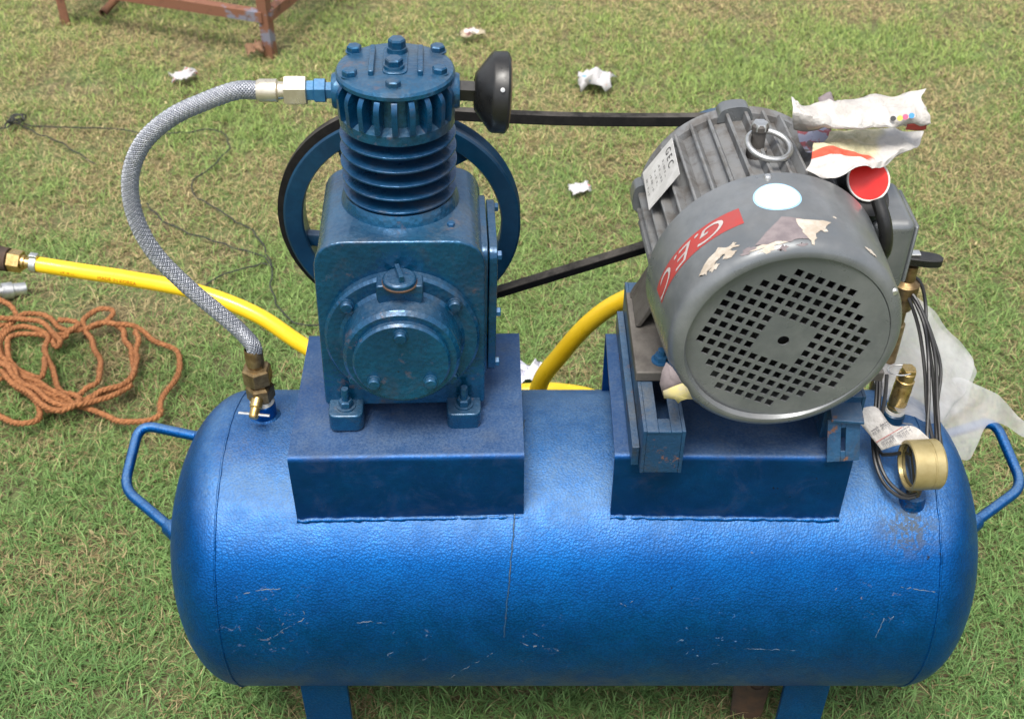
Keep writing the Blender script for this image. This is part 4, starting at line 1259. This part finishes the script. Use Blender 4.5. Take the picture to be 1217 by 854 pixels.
vsC, fsC = patch_surface([[(p[0] - 6 + 3 * i, p[1] + 9, p[2] + 0.02) for i, p in enumerate(r)] for r in gA], 30, 30, 0.012, 8.2)
bag.add(vsC, fsC)
tag(bag.build('plastic_bag', M['film'], sharp=0), 'crumpled translucent white plastic bag draped over the tank end and handle', 'bag')

# newspaper wad on the motor
def sheet(name, grid, nu, nv, amp, seed, material, parent, fs=22, thick=0.0006):
    vs, fs_ = patch_surface(grid, nu, nv, amp, seed, fs)
    o = MB().add(vs, fs_).build(name, material, parent, sharp=35)
    m = o.modifiers.new('thickness', 'SOLIDIFY'); m.thickness = thick
    return o
nw = empty('newspaper', at_y(1020, 165, 1.24), 'crumpled newspaper scrap with red stripe lying on top of the motor', 'newspaper')
up = [[(938, 119, 1.262), (975, 122, 1.28), (1018, 118, 1.29), (1060, 114, 1.29), (1097, 106, 1.285)],
      [(939, 134, 1.245), (976, 132, 1.255), (1018, 134, 1.255), (1060, 132, 1.255), (1100, 128, 1.255)],
      [(941, 147, 1.247), (978, 150, 1.240), (1020, 148, 1.238), (1062, 146, 1.240), (1102, 143, 1.245)],
      [(944, 152, 1.262), (980, 153, 1.27), (1020, 150, 1.27), (1062, 149, 1.27), (1101, 147, 1.27)]]
sheet('top_fold', up, 44, 18, 0.0085, 2.1, M['white'], nw, 38)
low = [[(985, 154, 1.300), (1005, 152, 1.305), (1030, 152, 1.305), (1060, 154, 1.30), (1096, 158, 1.29)],
       [(974, 168, 1.262), (1000, 165, 1.270), (1028, 168, 1.270), (1054, 168, 1.262), (1094, 168, 1.268)],
       [(968, 178, 1.235), (998, 174, 1.242), (1025, 178, 1.242), (1046, 184, 1.236), (1078, 180, 1.250)],
       [(962, 186, 1.222), (995, 183, 1.228), (1018, 186, 1.226), (1040, 192, 1.222), (1062, 192, 1.234)],
       [(957, 203, 1.205), (982, 212, 1.195), (1010, 207, 1.198), (1032, 201, 1.206), (1050, 196, 1.222)]]
def news_mat():
    k = NT('newsprint_colour_page')
    at = k.n.new('ShaderNodeAttribute'); at.attribute_name = 'page'
    sp = k.n.new('ShaderNodeSeparateColor'); k.link(at.outputs['Color'], sp.inputs[0])
    u, v = sp.outputs[0], sp.outputs[1]
    wob = k.math('ADD', v, k.math('MULTIPLY', k.math('SUBTRACT', k.noise(12, 2), 0.5), 0.06))
    tan = k.mix(k.ramp(k.noise(55, 4, 0.7), 0.4, 0.62), (0.56, 0.50, 0.33), (0.40, 0.37, 0.23))
    left = k.ramp(u, 0.72, 0.62)
    inband = k.math('MULTIPLY', k.math('GREATER_THAN', wob, 0.60), k.math('LESS_THAN', wob, 0.77))
    above = k.math('MULTIPLY', k.math('LESS_THAN', wob, 0.60), left)
    c = k.mix(above, (0.50, 0.475, 0.445), tan)
    c = k.mix(k.math('MULTIPLY', inband, left), c, (0.66, 0.085, 0.045))
    k.set(Base_Color=c, Roughness=0.75)
    k.bump(k.noise(55, 4, 0.6), 0.7, 0.006)
    return k.m
M['page'] = news_mat()
lo_o = sheet('lower_fold', low, 40, 32, 0.0080, 5.5, M['page'], nw, 34)
a = lo_o.data.attributes.new('page', 'FLOAT_COLOR', 'POINT')
for j in range(33):
    for i in range(41):
        a.data[j * 41 + i].color = (i / 40, j / 32, 0, 1)
lo_o['label'] = 'folded page with orange red stripe'
inn = [[(945, 152, 1.29), (965, 150, 1.30), (990, 150, 1.30)], [(952, 168, 1.272), (970, 166, 1.272), (985, 164, 1.28)], [(958, 182, 1.258), (968, 182, 1.255), (974, 178, 1.258)]]
k = NT('newsprint_photo')
kc = k.mix(k.ramp(k.noise(70, 3), 0.45, 0.55), (0.30, 0.08, 0.09), (0.30, 0.31, 0.40))
kc = k.mix(k.ramp(k.noise(45, 3), 0.55, 0.62), kc, (0.12, 0.11, 0.11))
k.set(Base_Color=kc, Roughness=0.75)
sheet('inner_page', inn, 14, 14, 0.004, 7.7, k.m, nw, 30)
cor = [[(972, 116, 1.295), (986, 108, 1.30), (990, 118, 1.30)], [(974, 122, 1.285), (986, 121, 1.288), (994, 122, 1.29)]]
sheet('torn_corner', cor, 6, 6, 0.002, 3.3, M['torn_dark'], nw, 30)
rs = [[(1078, 148, 1.243), (1090, 146, 1.245), (1101, 143.5, 1.247)], [(1076, 154, 1.246), (1089, 155, 1.248), (1100, 154, 1.25)]]
sheet('red_corner', rs, 8, 6, 0.001, 3.9, M['red'], nw, 30)
for (u, v), colr in zip(((1061.5, 141), (1069.5, 140.5), (1076, 139), (1083.5, 137.5)), ((0.06, 0.06, 0.06), (0.75, 0.62, 0.12), (0.70, 0.12, 0.22), (0.08, 0.30, 0.68))):
    mk = simple('colour_dot', colr, None, 40, 0.7)
    p = at_y(u, v, 1.2365)
    MB(Matrix.Translation(p) @ RX(62)).lathe([(0.0032, -0.0006), (0.0032, 0.0006), (0, 0.0007)], 14).build('colour_dot', mk, nw)

# printed paper by the gauge
cd = empty('printed_card', at_y(1058, 520, 1.10), 'white printed paper slip tucked behind the brass pressure gauge', 'paper')
def card_pt(s, t):
    g_ = [[(1010, 489, 1.150), (1040, 483, 1.152), (1060, 505, 1.142), (1086, 506, 1.135), (1104, 520, 1.118)],
          [(1030, 512, 1.132), (1050, 505, 1.132), (1064, 516, 1.128), (1085, 520, 1.122), (1106, 532, 1.108)],
          [(1048, 535, 1.112), (1062, 530, 1.113), (1075, 528, 1.112), (1088, 532, 1.110), (1108, 540, 1.100)]]
    return g_
sheet('paper_slip', card_pt(0, 0), 24, 14, 0.0008, 2.2, M['white'], cd, 22, 0.0004)
def slip_mark(u0, v0, u1, v1, h, material, name, yoff):
    p, q = at_y(u0, v0, yoff[0]), at_y(u1, v1, yoff[1])
    d = (q - p).normalized()
    nrm = Vector((0, -0.6, 0.8))
    w = nrm.cross(d).normalized() * h
    off = nrm * 0.0022
    return [tuple(p + off), tuple(q + off), tuple(q + off + w), tuple(p + off + w)]
r = random.Random(4)
for (u0, v0, u1, v1), n_, h_, ys in (((1038, 518, 1058, 506), 2, 0.0075, (1.127, 1.128)), ((1051, 533, 1085, 513), 2, 0.0095, (1.112, 1.119))):
    mb = MB()
    pts = 9 if n_ == 2 else 8
    for kx in range(pts):
        if kx == 4: continue
        t0_, t1_ = kx / pts, (kx + 0.82) / pts
        L = lambda t: (u0 + (u1 - u0) * t, v0 + (v1 - v0) * t)
        a0, a1 = L(t0_), L(t1_)
        ya_, yb_ = ys[0] + (ys[1] - ys[0]) * t0_, ys[0] + (ys[1] - ys[0]) * t1_
        q = slip_mark(a0[0], a0[1], a1[0], a1[1], h_, None, None, (ya_, yb_))
        P = [Vector(x) for x in q]
        def sub(x0, x1, y0, y1):
            f = lambda x, y: P[0].lerp(P[1], x).lerp(P[3].lerp(P[2], x), y)
            return [tuple(f(x0, y0)), tuple(f(x1, y0)), tuple(f(x1, y1)), tuple(f(x0, y1))]
        mb.add(sub(0, 1.15, 0.82, 1.0), [(0, 1, 2, 3)])
        mb.add(sub(0.70, 0.88, 0.0, 0.82), [(0, 1, 2, 3)])
        y_ = r.uniform(0.3, 0.55)
        mb.add(sub(0.15, 0.7, y_, y_ + 0.15), [(0, 1, 2, 3)])
        if r.random() < 0.6: mb.add(sub(0.10, 0.28, y_ - 0.3, y_ + 0.2), [(0, 1, 2, 3)])
        if r.random() < 0.35: mb.add(sub(0.3, 0.75, 1.1, 1.22), [(0, 1, 2, 3)])
    mb.build('printed_line', M['ink_grey'], cd, sharp=0)
q = slip_mark(1041, 526, 1072, 508, 0.0009, None, None, (1.119, 1.124))
MB().add(q, [(0, 1, 2, 3)]).build('red_rule', M['red'], cd, sharp=0)

# ------------------------------------------------------------------ coir rope
S_ = 230 / 1091.0
def zr(l): return [(x * S_, 340 + y * S_) for x, y in l]
segs = []
main = [(-60, 40), (0, 90), (60, 130), (85, 165), (30, 200), (-40, 230), (-90, 300), (-60, 380), (10, 420), (60, 480), (130, 530), (210, 590), (300, 640), (400, 665), (500, 630), (620, 575), (715, 530), (755, 480), (755, 430), (735, 370), (715, 310), (690, 245), (640, 195),
        (560, 205), (470, 232), (390, 245), (335, 225), (300, 180), (240, 152), (150, 145), (80, 175), (40, 240), (15, 310), (10, 390), (50, 450), (110, 500), (190, 560), (230, 610), (300, 660), (330, 690), (290, 700), (240, 640), (160, 580), (90, 540), (20, 500), (-60, 480), (-110, 560), (-80, 670),
        (0, 725), (80, 762), (170, 775), (228, 752), (245, 705), (215, 650), (150, 600), (80, 560), (40, 500), (30, 430), (25, 340), (45, 275), (85, 225), (150, 210), (215, 245), (255, 300), (268, 380), (272, 450), (285, 530), (320, 600), (400, 625), (470, 590), (540, 548),
        (560, 470), (562, 400), (545, 335), (510, 270), (480, 215), (468, 180), (510, 145), (590, 122), (650, 128), (650, 165), (600, 200), (530, 212), (600, 195), (680, 210), (760, 240), (830, 268), (905, 310), (970, 360), (1003, 420), (992, 490), (950, 560), (922, 630), (890, 700), (830, 745), (740, 768), (640, 762),
        (560, 735), (490, 695), (410, 655), (300, 600), (200, 550), (100, 520), (0, 520), (-80, 560)]
extra = [(765, 262), (778, 300), (755, 360), (760, 430), (752, 500), (680, 545), (580, 575), (480, 640), (400, 668), (330, 640), (250, 600), (150, 560)]
extra2 = [(250, 410), (235, 480), (205, 525), (140, 500), (90, 460), (50, 400), (60, 300), (120, 260), (190, 265), (300, 290), (360, 280), (380, 250), (440, 225)]
def rope_pts(l, zoff):
    pts = []
    for i, (u, v) in enumerate(zr(l)):
        z = zoff + 0.014 * mnoise.noise(Vector((i * 0.37, zoff * 40, 3.3)))
        pts.append(at_z(u, v, 0.032 + max(0, z)))
    sp_ = spline(pts, 0.005)
    return [p + Vector((mnoise.noise(p * 14 + Vector((zoff * 90, 0, 0))), mnoise.noise(p * 14 + Vector((3, zoff * 70, 5))), 0.25 * mnoise.noise(p * 20))) * 0.016 for p in sp_]
rope = empty('coir_rope', at_z(90, 440, 0), 'tangled orange brown coir rope lying on the grass', 'rope')
def rope_mesh(path, rad=0.0057, pitch=0.030):
    fr = frames(path)
    cum = 0.0
    mb = MB()
    st = [[], [], []]
    for i, p in enumerate(path):
        if i: cum += (path[i] - path[i - 1]).length
        t, a, b = fr[i]
        for k in range(3):
            ang = 2 * math.pi * k / 3 - cum / pitch * 2 * math.pi
            st[k].append(p + (a * math.cos(ang) + b * math.sin(ang)) * rad * 0.56 * (1 + 0.12 * mnoise.noise(p * 60)))
    for k in range(3):
        mb.tube(st[k], rad * 0.64, 6, scale=[1 + 0.22 * mnoise.noise(q * 90 + Vector((k * 5, 0, 0))) for q in st[k]])
    return mb, fr
fib = MB()
extra3 = [(x + 14 + 10 * math.sin(i), y + 22) for i, (x, y) in enumerate([(-60, 395), (10, 430), (80, 505), (160, 565), (250, 615), (330, 655), (420, 650), (520, 612), (640, 565), (720, 520)])]
extra4 = [(-50, 470), (30, 520), (110, 575), (180, 630), (250, 680), (330, 700), (400, 680), (420, 640), (370, 615), (290, 630), (200, 600), (110, 545), (40, 480), (-20, 430)]
extra5 = [(-30, 190), (50, 175), (120, 170), (200, 190), (265, 220), (300, 265), (350, 300), (330, 340), (290, 320), (310, 270), (380, 262), (450, 205), (400, 185), (330, 190)]
for l, zo in ((main, 0.008), (extra, 0.016), (extra2, 0.012), (extra3, 0.020), (extra4, 0.022), (extra5, 0.018)):
    path = rope_pts(l, zo)
    mb, fr = rope_mesh(path)
    mb.build('rope_length', M['coir'], rope, sharp=0, recalc=False)
    for i in range(0, len(path) - 1):
        for _ in range(7):
            t, a, b = fr[i]
            ang = random.uniform(0, 2 * math.pi)
            d = (a * math.cos(ang) + b * math.sin(ang))
            p = path[i] + d * 0.0066
            q = p + d * random.uniform(0.002, 0.006) + t * random.uniform(-0.012, 0.012)
            s = t.cross(d) * 0.0004
            fib.add([tuple(p - s), tuple(p + s), tuple(q)], [(0, 1, 2)])
f = fib.build('fibres', M['coir'], rope, sharp=0, recalc=False); f['kind'] = 'stuff'

# bolt and nut by the rope at the picture's left edge
bn = empty('hose_coupling', at_z(6, 348, 0), 'small steel and blue hose coupling in the grass beside the coir rope', 'coupling')
BM_ = Matrix.Translation(at_z(4, 346, 0.035)) @ RZ(-60) @ RX(78)
MB(BM_).lathe([(0.0, -0.05), (0.016, -0.05), (0.016, -0.022), (0.020, -0.020), (0.020, 0.004), (0.014, 0.006), (0.014, 0.014), (0, 0.014)], 18).build('coupling_body', M['steel'], bn, sharp=28)
MB(BM_).lathe([(0.017, 0.012), (0.018, 0.016), (0.018, 0.034), (0.014, 0.038), (0, 0.038)], 6).build('coupling_nut', M['pale_blue'], bn, sharp=28)

# ------------------------------------------------------------------ black cord in the grass
S2 = 400 / 1217.0
def zc(l): return [(x * S2, 120 + y * S2) for x, y in l]
cd_runs = [[(-40, 100), (10, 98), (60, 78), (130, 93), (250, 95), (400, 100), (500, 115), (600, 118), (740, 105), (800, 115), (825, 142), (820, 182), (780, 230), (720, 268), (692, 300), (700, 345), (750, 370), (850, 430), (930, 490), (960, 550), (985, 600), (980, 690), (1020, 762), (1080, 805), (1180, 812)],
           [(530, 370), (600, 440), (720, 490), (850, 535), (940, 550), (985, 600)],
           [(985, 600), (940, 588), (870, 605), (800, 630), (740, 680), (780, 740), (860, 800)],
           [(40, 70), (70, 85), (130, 112), (220, 150), (290, 190), (340, 225)]]
co = empty('black_cord', at_z(200, 220, 0), 'thin black cord trailing through the grass behind the braided hose', 'cord')
for i, l in enumerate(cd_runs):
    P = [at_z(u, v, 0.023 + 0.008 * mnoise.noise(Vector((j * .9, i * 3.1, 0)))) for j, (u, v) in enumerate(zc(l))]
    pts = spline(P, 0.012)
    pts = [p + Vector((mnoise.noise(p * 25), mnoise.noise(p * 25 + Vector((5, 5, 5))), 0.5 * mnoise.noise(p * 18 + Vector((9, 1, 5))))) * 0.009 for p in pts]
    MB().tube(pts, 0.0019, 6).build('cord_length', M['cord'], co)
kp = at_z(*zc([(50, 72)])[0], 0.034)
pts = [kp + Vector((0.030 * math.cos(t * 2.3) * math.cos(t * 0.7), 0.022 * math.sin(t * 1.9), 0.012 * math.sin(t * 3.1))) for t in np.linspace(0, 9, 90)]
MB().tube(pts, 0.0026, 6).build('knot', M['cord'], co)

# ------------------------------------------------------------------ litter on the lawn
def crumple(name, u, v, size, aspect, height, seed, material, label, cat, n=9, yaw=0.0, group=None):
    r = random.Random(seed)
    c = at_z(u, v, 0.026)
    vs = []
    for j in range(n):
        for i in range(n):
            a, b = (i / (n - 1) - 0.5), (j / (n - 1) - 0.5)
            rr_ = 1 + 0.35 * mnoise.noise(Vector((a * 3 + seed, b * 3, seed)))
            x, y = a * size * rr_, b * size * aspect * rr_
            p = Vector((a * 5.0 + seed * 3, b * 5.0, seed * 1.7))
            x += mnoise.noise(p) * size * 0.12
            y += mnoise.noise(p + Vector((4, 4, 4))) * size * 0.12
            z = (0.5 + 0.9 * abs(mnoise.noise(p * 0.8 + Vector((0, 0, 9)))) + r.uniform(-0.12, 0.12) - 1.1 * (a * a + b * b)) * height
            vs.append((x, y, z))
    mb = MB(Matrix.Translation(c) @ RZ(yaw)).add(vs, [(j * n + i, j * n + i + 1, (j + 1) * n + i + 1, (j + 1) * n + i) for j in range(n - 1) for i in range(n - 1)])
    o = mb.build(name, material, None, sharp=18)
    m = o.modifiers.new('thickness', 'SOLIDIFY'); m.thickness = 0.0008
    return tag(o, label, cat, group)
def printed(name, base, inks):
    k = NT(name)
    c = base
    for i, (col, thr, sc) in enumerate(inks):
        c = k.mix(k.ramp(k.noise(sc, 2, 0.5, stretch=(1, 1, 1 + i)), thr, thr + 0.02), c, col)
    k.set(Base_Color=c, Roughness=0.75)
    return k.m
W_ = (0.52, 0.505, 0.505)
G_ = 'paper scraps littering the lawn'
crumple('paper_scrap', 708, 100, 0.105, 0.9, 0.05, 3, printed('scrap_white_blue', W_, [((0.20, 0.42, 0.62), 0.63, 26), ((0.55, 0.35, 0.30), 0.70, 30)]), 'largest crumpled white paper scrap, above the drive belt', 'paper', group=G_)
crumple('paper_scrap', 689, 226, 0.062, 0.75, 0.018, 5, printed('scrap_white_red', W_, [((0.65, 0.20, 0.15), 0.66, 40)]), 'small white paper scrap between the two runs of the belt', 'paper', yaw=20, group=G_)
crumple('paper_scrap', 219, 92, 0.080, 0.55, 0.03, 8, printed('scrap_white_brown', W_, [((0.30, 0.08, 0.05), 0.56, 30)]), 'white and maroon paper scrap between rusty stand and braided hose', 'paper', yaw=30, group=G_)
crumple('paper_scrap', 560, 43, 0.085, 0.4, 0.03, 12, printed('scrap_tan', (0.42, 0.36, 0.25), [((0.30, 0.16, 0.14), 0.55, 26), ((0.70, 0.66, 0.62), 0.62, 20)]), 'tan and white paper scrap beyond the cylinder head', 'paper', yaw=15, group=G_)
crumple('paper_scrap', 626, 449, 0.085, 0.8, 0.04, 15, printed('scrap_grey', (0.66, 0.66, 0.70), [((0.42, 0.42, 0.50), 0.56, 50)]), 'white paper scrap just behind the tank beside the yellow hose', 'paper', group=G_)
crumple('dry_leaf', 305, 63, 0.055, 0.9, 0.045, 21, M['clod'], 'dry brown leaf beside the rusty stand leg', 'leaf')

# ------------------------------------------------------------------ rusty steel stand at the back
l2, l1 = Vector((-0.7885, 3.5704, 0)), Vector((-1.526, 3.8341, 0))
ex = (l1 - l2); LW = ex.length; ex.normalize()
ey = Vector((0.337, 0.9415, 0))
ey = Vector((-ex.y, ex.x, 0)); ey = ey if ey.y > 0 else -ey
SMX = Matrix.Translation(l2) @ Matrix(((ex.x, ey.x, 0, 0), (ex.y, ey.y, 0, 0), (0, 0, 1, 0), (0, 0, 0, 1)))
std = empty('metal_stand', (l1 + l2) / 2 + ey * 0.25, 'rusty angle iron stand with worn grey paint at the far left', 'stand')
HS, DS, wd = 0.72, 0.50, 0.017
def angle_bar(ax, ay, flipx, flipy, h):
    t = 0.005
    w = 2 * wd
    return [(ax, ay), (ax + flipx * w, ay), (ax + flipx * w, ay + flipy * t), (ax + flipx * t, ay + flipy * t), (ax + flipx * t, ay + flipy * w), (ax, ay + flipy * w)]
for ax, ay, fx, fy in ((-wd, -wd, 1, 1), (LW + wd, -wd, -1, 1), (-wd, DS + wd, 1, -1), (LW + wd, DS + wd, -1, -1)):
    MB(SMX).prism(angle_bar(ax, ay, fx, fy, HS), 0, HS).build('leg', M['stand'], std, bevel=0.0008)
for z in (0.125, HS - 0.036):
    for y0 in (-wd - 0.0055, DS + wd + 0.0005):
        MB(SMX).box(0.0, LW, y0, y0 + 0.005, z - 0.0, z + 0.034).box(0.0, LW, y0 + (0.005 if y0 < 0 else -0.028), y0 + (0.033 if y0 < 0 else 0.0), z + 0.029, z + 0.034).build('rail', M['stand'], std, bevel=0.0006)
    for x0 in (-wd - 0.0055, LW + wd + 0.0005):
        MB(SMX).box(x0, x0 + 0.005, 0.0, DS, z, z + 0.034).box(x0 + (0.005 if x0 < 0 else -0.028), x0 + (0.033 if x0 < 0 else 0.0), 0.036, DS - 0.036, z + 0.029, z + 0.034).build('rail', M['stand'], std, bevel=0.0006)
for i in range(7):
    x = 0.04 + i * (LW - 0.08 - 0.06) / 6
    MB(SMX).box(x, x + 0.06, -0.01, DS + 0.01, HS, HS + 0.004).build('slat', M['stand'], std)
# stub of pipe behind the stand's leg
pp = at_z(122, 16, 0.03)
MB(Matrix.Translation(pp) @ RZ(-15) @ RX(-82)).lathe([(0.009, 0.004), (0.009, 0.0), (0.014, 0.0), (0.014, 0.22), (0.0, 0.22)], 18).build('rusty_pipe', M['rust'], None, sharp=28)
tag(bpy.data.objects['rusty_pipe'], 'short rusty pipe lying on the grass under the metal stand', 'pipe')
